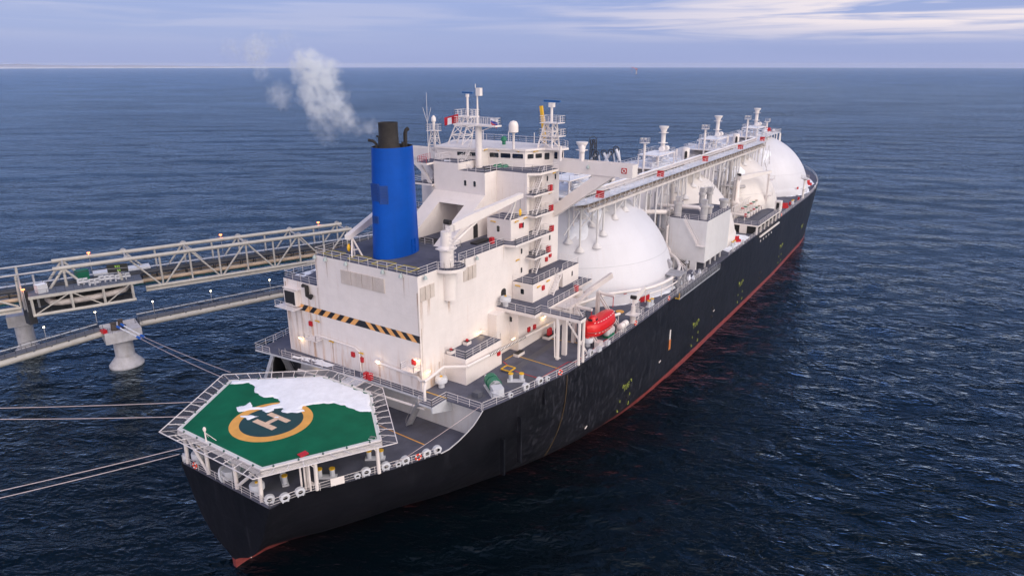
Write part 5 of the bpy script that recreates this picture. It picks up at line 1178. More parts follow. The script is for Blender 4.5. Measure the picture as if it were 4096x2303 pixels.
for x, z_ in ((61.9,6.2),(61.3,4.2),(106,7.0),(106,5.0),(147,5),(147,3.4)):
    y = yh(x,z_); n = len(mb.v); mb.lathe((0,0,0),[(.34,-.1),(.34,.1)],12); mb.xf(n, Matrix.Translation((x,y-.02,z_)) @ Matrix.Rotation(PI/2,4,'X'))
P('recessed_bitt', mb, DRK, hull)
mb = MB(); mb.box(141.5,162,-24.95,-24.6,15.9,16.3); P('sheer_guard', mb, WHITE2, hull)
mb = MB()
for a, b in (((5.5,0),(8.5,0)),((10,0),(13.4,0))):
    pass
mb = MB()
for k in range(5): mb.box(1.9,1.98,-.62,-.5,.3+k*.3,.42+k*.3)
P('draught_mark', mb, WHITE2, hull)

# ================================================================ LOOSE THINGS ON THE SHIP (each its own top-level object)
# lifeboat
def lifeboat():
    o = empty('lifeboat', (54.5,-22.0,18.3), 'bright red enclosed lifeboat hanging from its davits at the starboard rail', 'lifeboat')
    L, Wd = 9.2, 3.1
    def sec(mb, xs, f, n=20, m=0):
        rings = [mb.pts(f(u, n)) for u in xs]
        for a, b in zip(rings, rings[1:]):
            for q in range(n): mb.face([a+q, a+(q+1)%n, b+(q+1)%n, b+q], m, True)
        mb.face([rings[0]+q for q in range(n-1,-1,-1)], m); mb.face([rings[-1]+q for q in range(n)], m)
    def base(u, n):
        x = 49.3+L*u; tap = max(.04, (1-abs(2*u-1)**3.2))**.55; out = []
        sheer = .35*(2*u-1)**2
        for q in range(n):
            a = 2*PI*q/n; c, s_ = math.cos(a), math.sin(a)
            y = Wd/2*tap*(abs(c)**.6)*(1 if c > 0 else -1)
            z = 19.15+sheer+(1.65*(abs(s_)**.75)*(.55+.45*tap) if s_ > 0 else -1.15*(abs(s_)**.9)*(.35+.65*tap))
            out.append((x, -22+y, z))
        return out
    mb = MB(); sec(mb, [i/22 for i in range(23)], base); mb.build('hull', BRED, o)
    mb = MB()
    for sg in (-1,1):
        pts_ = []
        for i in range(23):
            u = i/22; tap = max(.04,(1-abs(2*u-1)**3.2))**.55; pts_.append((49.3+L*u, -22+sg*(Wd/2*tap+.05), 19.15+.35*(2*u-1)**2))
        mb.pipe(pts_, .09, 6)
    mb.build('fender', mat('lifeboat_dark_red',(.30,.012,.012),.4), o)
    mb = MB(); mb.lathe((51.6,-22,20.6),[(.85,0),(.8,.5),(.55,.9),(.3,.98)],14,0,(1.1,.85)); t = mb.build('conning_tower', BRED, o)
    mb = MB(); mb.box(50.62,50.8,-22.35,-21.65,20.95,21.25); mb.box(51.3,51.9,-22.72,-22.6,20.95,21.2); mb.build('window', GLS, t)
    mb = MB()
    for k in range(9):
        u = .12+.09*k; tap = max(.04,(1-abs(2*u-1)**3.2))**.55; x = 49.3+L*u
        for dz, k2 in ((-.12,1.0),(1.55,.80)): mb.beam((x-.22,-22-(Wd/2*tap*k2+.07),19.15+dz+.35*(2*u-1)**2),(x+.22,-22-(Wd/2*tap*k2+.07),19.15+dz+.35*(2*u-1)**2),.07)
    mb.build('reflective_tape', WHITE2, o)
    mb = MB(); mb.lathe((49.9,-22,18.2),[(.15,0),(.35,.3),(.3,.6)],10); mb.build('propeller_guard', BRED, o)
lifeboat()
# life rings
def ringbuoy(x, y, z, az, label):
    mb = MB(); mb.torus((x,y,z),(math.cos(az),math.sin(az),0),.36,.1,24,8,0,1)
    solo(mb, 'life_ring', [mat('ring_orange',(.78,.06,.02),.5), WHITE2], label, 'life ring', 'red and white life rings on the rails')
for x, z_, lab in ((16.6,ZM,'life ring on the low stern rail beside the large pale fairleads'),(38.3,ZU,'life ring on the rail above the two yellow capped bollards'),(62.2,ZU,'life ring on the rail beside the white raft canisters'),(77.5,ZU,'life ring on the rail near the open red chest by the first dome'),(166,ZU,'life ring on the rail just past the manifold platform')):
    ringbuoy(x, -(yd(x)-.02), z_+.62, edge_ang(x), lab)
ringbuoy(.05, 5.5, ZM+.6, PI, 'life ring on the transom rail under the left part of the helideck')
# open red chests
def chest(x, y, z, rz, label, s=1.0, lid=True):
    o = empty('fire_gear_chest', (x,y,z), label, 'chest', 'open red fire gear chests', rz)
    m = MB(); m.box(-.9*s,.9*s,-.5*s,.5*s,0,.12); m.box(-.9*s,.9*s,-.5*s,-.44*s,.1,.75*s); m.box(-.9*s,.9*s,.44*s,.5*s,.1,.75*s); m.box(-.9*s,-.84*s,-.44*s,.44*s,.1,.75*s); m.box(.84*s,.9*s,-.44*s,.44*s,.1,.75*s)
    m.build('body', RED, o, local=True)
    m = MB(); m.box(-.92*s,.92*s,.5*s,.6*s,.75*s,1.5*s) if lid else m.box(-.92*s,.92*s,-.52*s,.52*s,.75*s,.85*s); m.build('lid', RED, o, local=True)
    m = MB(); m.box(-.84*s,.84*s,-.44*s,.44*s,.12,.5*s); m.build('inside', DRK, o, local=True)
chest(75.5,-20.3,ZU,R(-15),'large open red chest on the snowy deck at the foot of the first dome',1.35)
chest(72.0,-12.3,36.0,R(-75),'open red chest at the near end of the raised walkway',.8)
chest(101.0,-12.2,36.0,R(-75),'open red chest on the raised walkway, second from the near end',.8)
chest(130.2,-12.2,36.0,R(-75),'open red chest on the raised walkway, in the middle of the row',.8)
chest(160.5,-12.2,36.0,R(-75),'open red chest on the raised walkway, fourth from the near end',.8)
chest(186.5,-11.6,36.0,R(-75),'open red chest on the raised walkway where it bends toward the last dome',.8)
chest(220.5,-5.0,35.8,R(-60),'dark red open chest at the far end of the platform on the foremost dome',.95)
chest(129.5,-22.2,ZU,R(-40),'open red chest in snow at the foot of the second dome',.95)
chest(180.0,-22.2,ZU,R(-60),'open red chest on the deck beyond the manifold platform',1.0)
chest(228,-19.4,ZU,R(-40),'open red chest on deck near the bow, beside the foremost dome',1.2)
# flags
def flag(corners, cols, name, label, cat='flag'):
    mb = MB(); A_, B_, C_, D_ = [Vector(c) for c in corners]; nx = 14; ny = 6; g = {}
    nrm = (B_-A_).cross(D_-A_).normalized()
    for i in range(nx+1):
        for j in range(ny+1):
            u, v = i/nx, j/ny; p = (A_*(1-u)+B_*u)*(1-v)+(D_*(1-u)+C_*u)*v + nrm*(.12*math.sin(u*7+v*2)*u+.0)
            g[i,j] = mb.pts([p])
    for i in range(nx):
        for j in range(ny):
            mb.face([g[i,j],g[i+1,j],g[i+1,j+1],g[i,j+1]], cols(i/nx,j/ny), True)
    n = len(mb.v); k = len(mb.f)
    for v in list(mb.v[:n]): mb.v.append(tuple(Vector(v)-nrm*.02))
    for q in range(k): mb.face([x+n for x in reversed(mb.f[q])], mb.m[q], True)
    return mb
FR = mat('flag_red',(.52,.01,.026),.7,var=.05); FW = mat('flag_white',(.78,.78,.80),.7,var=0); FB = mat('flag_blue',(.015,.035,.33),.7,var=0)
solo(flag([(51,3.3,51.3),(51,6.1,50.6),(51,6.1,49.3),(51,3.3,50.0)], lambda u,v: 1 if .45<u<.75 and v>.15 else 0, '', ''), 'flag', [FR,FW], 'red and white flag blowing left from the signal mast', 'flag', 'flags on the signal mast')
solo(flag([(51,-3.1,50.9),(51,-4.5,50.75),(51,-4.3,49.3),(51,-3.2,50.0)], lambda u,v: 0 if v<.33 else (1 if v<.66 else 2), '', ''), 'flag', [FW,FB,FR], 'white blue and red striped flag on the right of the signal mast', 'flag', 'flags on the signal mast')
# sign on the stern rail
o = empty('warning_sign', (7.4,-11.55,ZM+.2), 'white board with faint red lettering on the low stern rail', 'sign')
a = Vector((6.7,-11.1,ZM+.15)); b = Vector((8.1,-11.9,ZM+.15)); m = MB(); nn = Vector((b.y-a.y, a.x-b.x, 0)).normalized(); m.extr([tuple(a),tuple(b),tuple(b+Vector((0,0,1.0))),tuple(a+Vector((0,0,1.0)))], tuple(nn*.04)); m.build('board', WHITE2, o)
m = MB()
for r_ in range(4):
    x = .08
    while x < .9:
        w_ = random.uniform(.04,.1); p = a+(b-a)*x-nn*.01+Vector((0,0,.8-r_*.2)); q = a+(b-a)*min(.93,x+w_)-nn*.01+Vector((0,0,.8-r_*.2)); m.beam(p,q,.03,.07); x += w_+.03
m.build('red_lettering', mat('faded_red',(.62,.28,.27),.6), o)
# plastic chair
o = empty('chair', (5.6,-9.4,ZM), 'small white chair standing by the stern rail under the helideck edge', 'chair')
m = MB(); m.box(5.35,5.85,-9.65,-9.15,ZM+.42,ZM+.47); m.build('seat', WHITE2, o); m = MB(); m.box(5.33,5.38,-9.65,-9.15,ZM+.47,ZM+.95); m.build('backrest', WHITE2, o)
for dx in (5.38,5.82):
    for dy in (-9.62,-9.18): m = MB(); m.beam((dx,dy,ZM),(dx,dy,ZM+.42),.05); m.build('leg', WHITE2, o)
# raft canisters
for k,(x,lab) in enumerate(((58.1,'nearer of the two ribbed white raft canisters on the rail cradle'),(59.5,'farther of the two ribbed white raft canisters on the rail cradle'))):
    mb = MB(); mb.lathe((0,0,0),[(.25,-.62),(.48,-.55),(.5,-.1),(.44,-.06),(.44,.06),(.5,.1),(.48,.55),(.25,.62)],18); mb.xf(0, Matrix.Translation((x,-24.0,ZU+1.25)) @ Matrix.Rotation(PI/2,4,'Y')); solo(mb, 'raft_canister', WHITE2, lab, 'life raft', 'raft canisters by the lifeboat')
mb = MB(); 
for x in (57.6,58.6,59.6): mb.beam((x,-24.3,ZU),(x,-24.0,ZU+.8),.1); mb.beam((x,-23.6,ZU),(x,-24.0,ZU+.8),.1)
P('raft_cradle', mb, GREY)
mb = MB()
for x in (54.9,55.8,56.7): mb.lathe((x,-22.9,ZU+.5),[(.5,0),(.62,.4),(.5,.9),(.25,1.05)],12)
solo(mb, 'covered_equipment', mat('grey_canvas',(.52,.50,.52),.8,var=.2,bump=.6), 'lumpy grey canvas cover over equipment at the starboard rail', 'canvas cover')
mb = MB(); mb.box(54.6,57,-23.4,-22.4,ZU,ZU+.5); P('green_skid', mb, MGREEN)
m_ = MB(); m_.pipe([(58.8,-21.8,ZU+.6),(58.8,-21.8,ZU+1.9),(59.4,-21.8,ZU+2.2),(61.4,-22.1,ZU+2.0)],.25,8); m_.box(58.6,61.4,-22.8,-21.2,ZU+.02,ZU+.1,1)
for x in (59,61.2): m_.beam((x,-22,ZU),(x,-22,ZU+1.8),.1)
P('bunker_pipe', m_, [WHITE, DRK])
# two hull-side fenders / white boxes at the edge
for x in (49.4,52.4): m_ = MB(); m_.box(x-.5,x+.5,-24.6,-24.1,ZU+.02,ZU+.7); P('rail_roller_box', m_, PALE)
# red board lying on the helideck
mb = MB(); q = [(4.6+.75*math.cos(R(a)),-9.4+.6*math.sin(R(a))) for a in (35,125,215,305)]; mb.prism(q, 16.74, 16.84)
solo(mb, 'red_mat', RED, 'small red rectangular board lying near the edge of the green helideck', 'board')
# accommodation ladder stowed along the side
o = empty('gangway_ladder', (93,-25.0,16.6), 'long grey gangway ladder stowed along the ship side by the first dome', 'gangway')
m = MB(); m.box(80.9,105.6,-25.5,-24.75,16.45,16.65); m.build('tread_deck', STEELD, o)
for yy in (-25.5,-24.75):
    m = MB(); m.rail([(81,yy,16.65),(105.6,yy,16.65)],1.0,1.6,.026); m.beam((80.9,yy,16.5),(105.6,yy,16.5),.1,.3); m.build('handrail', GREY, o)
m = MB(); m.beam((80.8,-25.55,16.6),(80.8,-24.7,16.6),.14); m.beam((80.8,-25.5,16.6),(80.8,-25.5,17.7),.12); m.build('end_guard', YEL, o)
# snow
def snow(pts_, z, label, th=.10, m=SNOW, jag=.18, seed=1):
    """soft-edged snow: a fine grid whose height falls below the deck at the patch outline"""
    rng = np.random.RandomState(seed); Pg = np.array([q[:2] for q in pts_], float); z -= .02
    x0, y0 = Pg.min(0)-.4; x1, y1 = Pg.max(0)+.4; st = max(.13, (max(x1-x0, y1-y0))/190)
    X, Y = np.meshgrid(np.arange(x0, x1, st), np.arange(y0, y1, st), indexing='ij')
    def fbm(X, Y, s0, n):
        o = np.zeros_like(X)
        for k in range(n):
            for _ in range(3):
                a = rng.uniform(0, 2*PI); w_ = 2*PI/(s0*.55**k)*rng.uniform(.7, 1.3); o += (.55**k)*np.sin(w_*(X*math.cos(a)+Y*math.sin(a))+rng.uniform(0, 7))
        return o/3
    ins = np.zeros(X.shape, bool); D = np.full(X.shape, 1e9)
    for k in range(len(Pg)):
        a, b = Pg[k], Pg[(k+1) % len(Pg)]; d = b-a; L2 = max(1e-9, d@d)
        t = np.clip(((X-a[0])*d[0]+(Y-a[1])*d[1])/L2, 0, 1); D = np.minimum(D, np.hypot(X-a[0]-t*d[0], Y-a[1]-t*d[1]))
        with np.errstate(divide='ignore', invalid='ignore'):
            c = ((a[1] > Y) != (b[1] > Y)) & (X < (b[0]-a[0])*(Y-a[1])/(b[1]-a[1]+1e-12)+a[0])
        ins ^= c
    sd = np.where(ins, D, -D)
    hard = [k for k in range(len(pts_)) if len(pts_[k]) > 2 and pts_[k][2]]
    sd2 = sd+fbm(X, Y, 2.6, 4)*jag*1.1
    if hard: sd2 = np.minimum(sd2, sd+.04+0*sd)
    H_ = np.clip(sd2*.35, -.06, th)*(1)+np.where(sd2 > .1, fbm(X, Y, 1.6, 3)*.018+fbm(X, Y, 7, 2)*.02, 0)
    mb = MB(); idx = -np.ones(X.shape, int); keep = sd2 > -.3
    nx, ny = X.shape
    cell = keep[:-1,:-1] | keep[1:,:-1] | keep[1:,1:] | keep[:-1,1:]
    for i in range(nx-1):
        for j in range(ny-1):
            if cell[i,j]:
                f = []
                for a, b in ((i,j),(i+1,j),(i+1,j+1),(i,j+1)):
                    if idx[a,b] < 0: idx[a,b] = len(mb.v); mb.v.append((X[a,b], Y[a,b], z+H_[a,b]))
                    f.append(int(idx[a,b]))
                mb.face(f, 0, True)
    return solo(mb, 'snow', m, label, 'snow', kind='stuff')
snow([(19.6,-4.8,1),(19.75,4.6,1),(11.9,14.1,1),(11.0,13.4),(12.7,11.6),(12.6,10.1),(11.3,8.3),(11.2,6.2),(12.0,4.2),(11.2,3.2),(10.2,3.6),(9.3,4.0),(8.7,5.2),(9.4,6.7),(8.3,6.3),(7.3,7.0),(6.8,5.5),(8.4,4.1),(9.6,2.6),(10.5,1.6),(10.2,.6),(11.8,-.9),(12.4,-.2),(13.5,-.8),(14.6,-2.3),(15.3,-2.8),(15.4,-5.3),(15.5,-7.4),(16.3,-8.7,1)], 16.722, 'white snow covering the forward half of the green helideck', seed=5)
snow([(7.6,2.3),(7.3,3.2),(7.0,3.7),(6.3,4.7),(5.9,4.1),(6.3,3.4),(6.0,2.8),(6.9,2.4)], 16.724, 'small ragged snow patch on the yellow ring', seed=8)
snow([(10.4,1.3),(11.2,.2),(12.0,-.7),(11.6,-1.3),(10.9,-.8),(10.2,.1),(9.9,.9)], 16.728, 'broken snow crust over the forward edge of the yellow ring', seed=21)
snow([(9.4,3.4),(10.0,2.6),(9.5,1.9),(8.7,2.4),(8.8,3.2)], 16.730, 'small snow flake patch inside the ring top', seed=22)
snow([(8.5,.9),(8.9,.2),(8.6,-.2),(8.2,.4)], 16.726, 'tiny snow patch on the letter H', seed=9, jag=.1)
snow([(22.0,6.2),(21.6,13.5),(22.4,13.8),(23.4,9),(23.3,5.4)], ZU+.012, 'patchy snow on the walkway at the casing foot', .03, seed=4)
snow([(68.7,-16.5),(72.4,-19.5),(77,-21.3),(82,-22.9),(88,-22.6),(90,-21.2),(86,-21.6),(80,-21.6),(75,-20.1),(70,-16.9)], ZU+.014, 'snow drift round the foot of the first dome', .35, seed=6)
snow([(118.5,-23.4),(136,-23.6),(138,-22),(137,-18.5),(133,-20.8),(126,-21.9),(120,-21.2)], ZU+.014, 'snow on deck beside the second dome', .12, seed=3)
snow([(198,-16),(201,-19.5),(206,-21.8),(213,-22.9),(224,-20.2),(232,-20.8),(240,-18.4),(250,-14),(246,-9),(234,-9),(232.6,-9),(229,-14.5),(222,-19.6),(212.4,-22.1),(204,-20.4),(198.6,-17)], ZU+.014, 'snow round the foremost dome and on the foredeck', .15, seed=2)
snow([(45.8,-23.9),(50,-24.0),(53.5,-24.2),(53.3,-23.4),(48,-23.3)], ZU+.014, 'trampled snow along the rail under the lifeboat', .04, seed=7)
snow([(47.6,3.8),(48.4,4.4),(49.2,3.6),(48.4,2.9)], 44.114, 'small snow patch on the upper deck behind the wheelhouse', .04, seed=12, jag=.1)
snow([(25.5,15.6,1),(33,15.6,1),(28,14.3),(25.6,13.6)], 28.512, 'thin snow on the port lower roof beside the casing', .02, seed=13)
# snow lying on the dome shoulders
def dsnow(xc, cx, cy, rx, ry, label, seed):
    rnd = random.Random(seed); mb = MB(); N = 40; M_ = 7; rows = []
    rad = [1+.25*math.sin(3*q*2*PI/N+seed)+.12*rnd.uniform(-1,1) for q in range(N)]
    for k in range(M_+1):
        t = k/M_; rows.append(mb.pts([(cx+rx*t*rad[q]*math.cos(2*PI*q/N), cy+ry*t*rad[q]*math.sin(2*PI*q/N), surf(xc, cx+rx*t*rad[q]*math.cos(2*PI*q/N), cy+ry*t*rad[q]*math.sin(2*PI*q/N))+.16*(1-t**3)) for q in range(N)]))
    for a, b in zip(rows, rows[1:]):
        for q in range(N): mb.face([a+q, a+(q+1)%N, b+(q+1)%N, b+q], 0, True)
    solo(mb, 'snow', SNOW, label, 'snow', kind='stuff')
dsnow(83.1,71.0,-9.2,2.6,1.4,'snow patch between the walkway legs on the first dome',1)
dsnow(83.1,75.6,-10.2,1.6,1.0,'smaller snow patch high on the first dome',2)
dsnow(169.3,157.5,-12.0,4.0,2.4,'snow sheet on the aft shoulder of the third dome',3)
dsnow(212.4,200.5,-9.6,2.0,1.5,'round snow patch high on the foremost dome',4)
# ================================================================ JETTY
D_ = Vector((.925,-.38,0)).normalized(); N_ = Vector((.38,.925,0)).normalized(); P0 = Vector((34.0,76.4,0))
def J(s, n, z): p = P0+D_*s+N_*n; return (p.x, p.y, z)
tr = empty('pipe_trestle', J(0,3.5,0), 'long cream tubular truss bridge carrying pipelines toward the ship', 'pipe bridge')
def T(name, mb, mats, label=None, parent=None):
    if name in SPLIT:
        for q in pieces(mb): o = q.build(name, mats, parent or tr)
        return o
    o = mb.build(name, mats, parent or tr)
    if label: o['label'] = label
    return o
for n in (0, 7):
    mb = MB(); mb.tube(J(-15.8,n,19.9), J(47,n,19.9), .42, None, 14); T('top_chord', mb, PIPEM)
    mb = MB(); mb.tube(J(0,n,13.2), J(60,n,13.2), .36, None, 12); mb.beam(J(0,n,12.6), J(60,n,12.6), .5, .5); T('bottom_chord', mb, PIPEM)
    mb = MB(); mb.tube(J(-60,n,13.0), J(-22.2,n,13.0), .36, None, 12); mb.beam(J(-60,n,12.4), J(-22.2,n,12.4), .5, .5); T('bottom_chord', mb, PIPEM)
    mb = MB(); mb.tube(J(-60,n,19.5), J(-15.8,n,19.8), .2, None, 10); T('handrail_pipe', mb, GREY)
    for s in (-2.6, 9.5, 21.5, 33.7, 45.8):
        mb = MB(); mb.lathe((0,0,0),[(.62,-.12),(.62,.12)],16); mb.xf(0, Matrix.Translation(J(s,n,20.15)) @ Matrix.Rotation(math.atan2(N_.y,N_.x),4,'Z') @ Matrix.Rotation(PI/2,4,'Y'))
        mb.beam(J(s-.5,n,19.6),J(s-.35,n,20.5),.2,.5); mb.beam(J(s+.5,n,19.6),J(s+.35,n,20.5),.2,.5); T('node_plate', mb, GREY)
    for s in (3.5,9.5,15.5,21.5,27.6,33.7,39.7,45.8):
        mb = MB(); mb.tube(J(s,n,13.3),J(s,n,19.8),.21,None,10); T('truss_post', mb, PIPEM)
    for a, b in ((-2.2,3.0),(9.1,4.0),(9.9,15.1),(21.1,16.0),(21.9,27.2),(33.3,28.0),(34.1,39.3),(45.4,40.2)):
        mb = MB(); mb.tube(J(a,n,19.7),J(b,n,13.4),.19,None,10); T('truss_diagonal', mb, PIPEM)
    for a, b, z0 in ((-14.0,-17.5,15.2),(-14.0,-10.5,15.2),(-14.0,-14.0,15.2)):
        mb = MB(); mb.tube(J(a,n,19.8),J(b,n,z0),.26,None,10); T('truss_leg', mb, PIPEM)
    mb = MB(); mb.tube(J(-22,n,19.6),J(-22.2,n,13.0),.24,None,10); mb.tube(J(-34,n,19.6),J(-22.6,n,13.4),.2,None,10); mb.tube(J(-34,n,13),J(-34,n,19.6),.2,None,10); T('truss_post', mb, PIPEM)
for s in (-14,-2.6,9.5,21.5,33.7,45.8):
    mb = MB(); mb.tube(J(s,0,19.9),J(s,7,19.9),.18,None,8); mb.beam(J(s,0,13),J(s,7,13),.3); T('cross_member', mb, PIPEM)
# pipes in the trestle
for n, z, r, m in ((1.2,14.4,.42,TAN),(2.3,14.2,.3,PIPEM),(3.4,15.6,.42,STEELD),(4.6,15.6,.42,STEELD),(2.6,13.3,.16,TEAL),(3.1,13.3,.12,TEAL),(5.6,14.2,.3,TAN)):
    mb = MB(); mb.tube(J(-60,n,z),J(62,n,z),r,None,12); T('pipeline', mb, m)
mb = MB()
for s in range(-60,60,3): mb.beam(J(s,.2,13.9),J(s,6.8,13.9),.16); mb.beam(J(s,3,13.9),J(s,3,15.2),.14); mb.beam(J(s,5,13.9),J(s,5,15.2),.14)
T('pipe_support', mb, STEELD)
mb = MB()
q = [J(-60,5.6,0),J(62,5.6,0),J(62,6.7,0),J(-60,6.7,0)]; mb.prism([(p[0],p[1]) for p in q], 16.0, 16.12, 0, 1)
mb.rail([J(-60,5.7,16.1),J(60,5.7,16.1)],1.0,3,.03); T('service_walkway', mb, [STEELD, SNOW], 'snow covered service walkway')
mb = MB(); mb.rail([J(-60,3.2,16.0),J(60,3.2,16.0)],.9,3,.026); T('railing', mb, STEELD)
# expansion loop platform
pf = [J(-20.6,-3.8,0),J(-.6,-3.8,0),J(-.6,1.2,0),J(-20.6,1.2,0)]
mb = MB(); mb.prism([(p[0],p[1]) for p in pf], 15.75, 16.0, 0, 1); T('valve_platform', mb, [mat('jetty_cream_pipe',(.56,.54,.50)), mat('blue_grey_deck',(.12,.14,.19),.6,var=.2)], 'blue grey valve platform hung on the trestle')
mb = MB(); mb.rail([J(-20.5,-3.7,16.0),J(-.7,-3.7,16.0),J(-.7,1,16.0)],1.05,1.5,.026); T('railing', mb, STEELD)
mb = MB(); mb.beam(J(-20.6,-3.85,15.7),J(-.6,-3.85,15.7),.35,.5); T('platform_edge_beam', mb, PIPEM)
mb = MB(); mb.tube(J(-20.4,-3.8,12.1),J(-2.4,-3.8,12.1),.33,None,12); T('lower_chord', mb, PIPEM)
for s in (-20.2,-13.6,-8.0,-2.8):
    mb = MB(); mb.beam(J(s,-3.8,15.6),J(s,-3.8,12.1),.38); T('platform_post', mb, PIPEM)
for a, b in ((-14.0,-19.9),(-13.2,-8.5),(-3.2,-7.7)):
    mb = MB(); mb.beam(J(a,-3.8,15.5),J(b,-3.8,12.3),.2); T('platform_brace', mb, PIPEM)
mb = MB(); q = [J(-20.2,-3.6,0),J(-2.6,-3.6,0),J(-2.6,1.4,0),J(-20.2,1.4,0)]; mb.prism([(p[0],p[1]) for p in q], 12.0, 12.1); mb.rail([J(-20.2,-3.4,12.1),J(-2.8,-3.4,12.1)],1.0,1.5,.026); mb.extr([J(-20.2,1.6,12.1),J(-2.6,1.6,12.1),J(-2.6,1.6,15.7),J(-20.2,1.6,15.7)],tuple(N_*.1)); T('lower_deck', mb, STEELD)
mb = MB(); mb.pipe([J(-16.8,1.0,14.0),J(-17.6,-.4,14.0),J(-17.0,-2.0,13.7),J(-15.5,-2.6,13.6),J(-10,-2.6,13.6),J(-6,-2.6,13.9),J(-4.2,-2.4,14.2),J(-3.4,-1.0,14.6),J(-3.6,.8,14.8)],.62,14); T('loop_pipe', mb, mat('frosty_pipe',(.50,.46,.45),.6,var=.25,vs=1.5,rust=.3), 'pale insulated pipe bent in a long loop')
mb = MB(); rnd = random.Random(2)
for k in range(10):
    s = -12+k*.95; n = rnd.uniform(-2.2,-.4); mb.beam(J(s,n,16),J(s,n,17.3),.28); mb.beam(J(s,n,16.6),J(s+.9,n,16.6),.45); mb.beam(J(s,n,17.2),J(s+.8,n,17.2),.3)
T('valve_body', mb, PALE)
mb = MB(); q = J(-18.3,-1.6,16); mb.box(q[0]-.9,q[0]+.9,q[1]-.8,q[1]+.8,16,17.7,0,1); T('equipment_box', mb, [PALE, SNOW])
mb = MB(); q = J(-11.0,3.2,16); mb.box(q[0]-1.1,q[0]+1.1,q[1]-.7,q[1]+.7,15.9,18.2); T('green_cabinet', mb, MGREEN)
mb = MB(); q = [J(-9,4.6,0),J(2,4.6,0),J(2,7.6,0),J(-9,7.6,0)]; mb.prism([(p[0],p[1]) for p in q],16.1,16.5); T('snow_covered_roof', mb, SNOW)
mb = MB(); mb.pipe([J(-40,-.2,18.4),J(-20,-.2,18.6),J(-8,-.2,18.7),J(0,-.2,19.2),J(4,-.1,19.6)],.06,5); T('cable', mb, STEELD)
for s in (-21.6,-19.2):
    mb = MB(); mb.beam(J(s,-1,12.8),J(s,-1,19.6),.3); T('frame_post', mb, GREY)
mb = MB()
for zz in (13.5,15,16.5): mb.beam(J(-21.6,-1,zz),J(-19.6,-1,zz),.15)
q = J(-21.2,1,0); mb.box(q[0]-.6,q[0]+.8,q[1]-1.0,q[1]+1.0,9.2,16.4); T('stair_tower', mb, STEELD)
# display board
o = empty('display_board', J(-4.4,-1.6,16), 'black two row display board with small green digits on a post', 'display board')
m = MB(); m.beam(J(-4.3,-1.4,16),J(-4.6,-1.5,18.2),.5); m.build('post', PIPEM, o)
c = Vector(J(-4.7,-1.7,18.7)); u = Vector((.80,-.60,0)).normalized(); nn = Vector((-.60,-.80,0)).normalized()
m = MB(); m.extr([tuple(c-u*1.9-Vector((0,0,.85))),tuple(c+u*1.9-Vector((0,0,.85))),tuple(c+u*1.9+Vector((0,0,.85))),tuple(c-u*1.9+Vector((0,0,.85)))],tuple(-nn*.35)); m.build('panel', mat('display_black',(.012,.014,.014),.5,var=0), o)
m = MB(); m.beam(c-u*1.9+nn*.03,c+u*1.9+nn*.03,.05,.07); m.build('divider', GREY, o)
m = MB()
for dz in (.42,-.42):
    for k in (-.35,0,.35):
        if dz < 0 and k < 0: continue
        for hz in (.16,0,-.16): m.beam(c+nn*.04+u*(k-.1)+Vector((0,0,dz+hz)),c+nn*.04+u*(k+.1)+Vector((0,0,dz+hz)),.04)
        m.beam(c+nn*.04+u*(k+.1)+Vector((0,0,dz+.16)),c+nn*.04+u*(k+.1)+Vector((0,0,dz-.16)),.04)
gd = mat('green_digits',(.3,.6,.1),.5,var=0,emit=((.45,.8,.1),.35))
for q in pieces(m, .03): q.build('digit', gd, o)
# piers
def pier(x, y, ztop_, w_, label, r=2.0, rot=0.0):
    o = empty('pier', (x,y,0), label, 'pier', 'concrete jetty piers')
    m = MB(); m.lathe((x,y,-3),[(r*1.75,0),(r*1.75,3.2),(r*1.02,4.9),(r,5.0)],40); m.build('base_cone', CONC, o)
    m = MB(); m.cyl(x,y,1.9,ztop_-2.2,r*.98,36); m.build('column', CONC, o)
    m = MB(); q = [(x+a*math.cos(rot)-b*math.sin(rot), y+a*math.sin(rot)+b*math.cos(rot)) for a, b in ((-w_,-w_),(w_,-w_),(w_,w_),(-w_,w_))]; m.prism(q, ztop_-2.3, ztop_); m.build('cap', CONC, o)
    return o
pier(24.9,71.3,8.3,3.3,'concrete pier with a bollard carrying the two white and blue mooring tails',1.85,R(-18))
pier(16.4,94.5,9.2,2.5,'farther concrete pier standing under the pipe trestle',1.7,R(-22))
pier(92,52,9.2,4.2,'concrete pier under the far end of the pipe trestle, hidden by the ship',2.6,R(-22))
# mooring hooks
o = empty('mooring_bollard', (23.9,69.6,8.3), 'dark iron mooring hook block on top of the near pier', 'bollard')
m = MB(); m.lathe((23.2,70.2,8.3),[(.6,0),(.5,1.3),(.65,1.5)],12); m.lathe((24.9,70.9,8.3),[(.5,0),(.45,1.3),(.6,1.5)],12); m.box(23,25.2,69.4,70.2,8.3,9.0); m.build('hook_block', mat('dark_iron',(.08,.065,.06),.7,var=.4), o)
m = MB(); m.box(20.8,21.6,69.6,70.8,8.3,9.0); m.build('red_capstan', RED, o)
m = MB(); m.rail([(21.9,68.3,8.3),(21.0,71.5,8.3)],1.05,1,.026); m.rail([(27.5,70.3,8.3),(28.2,68.9,8.3)],1.05,1,.026); m.build('railing', STEELD, o)
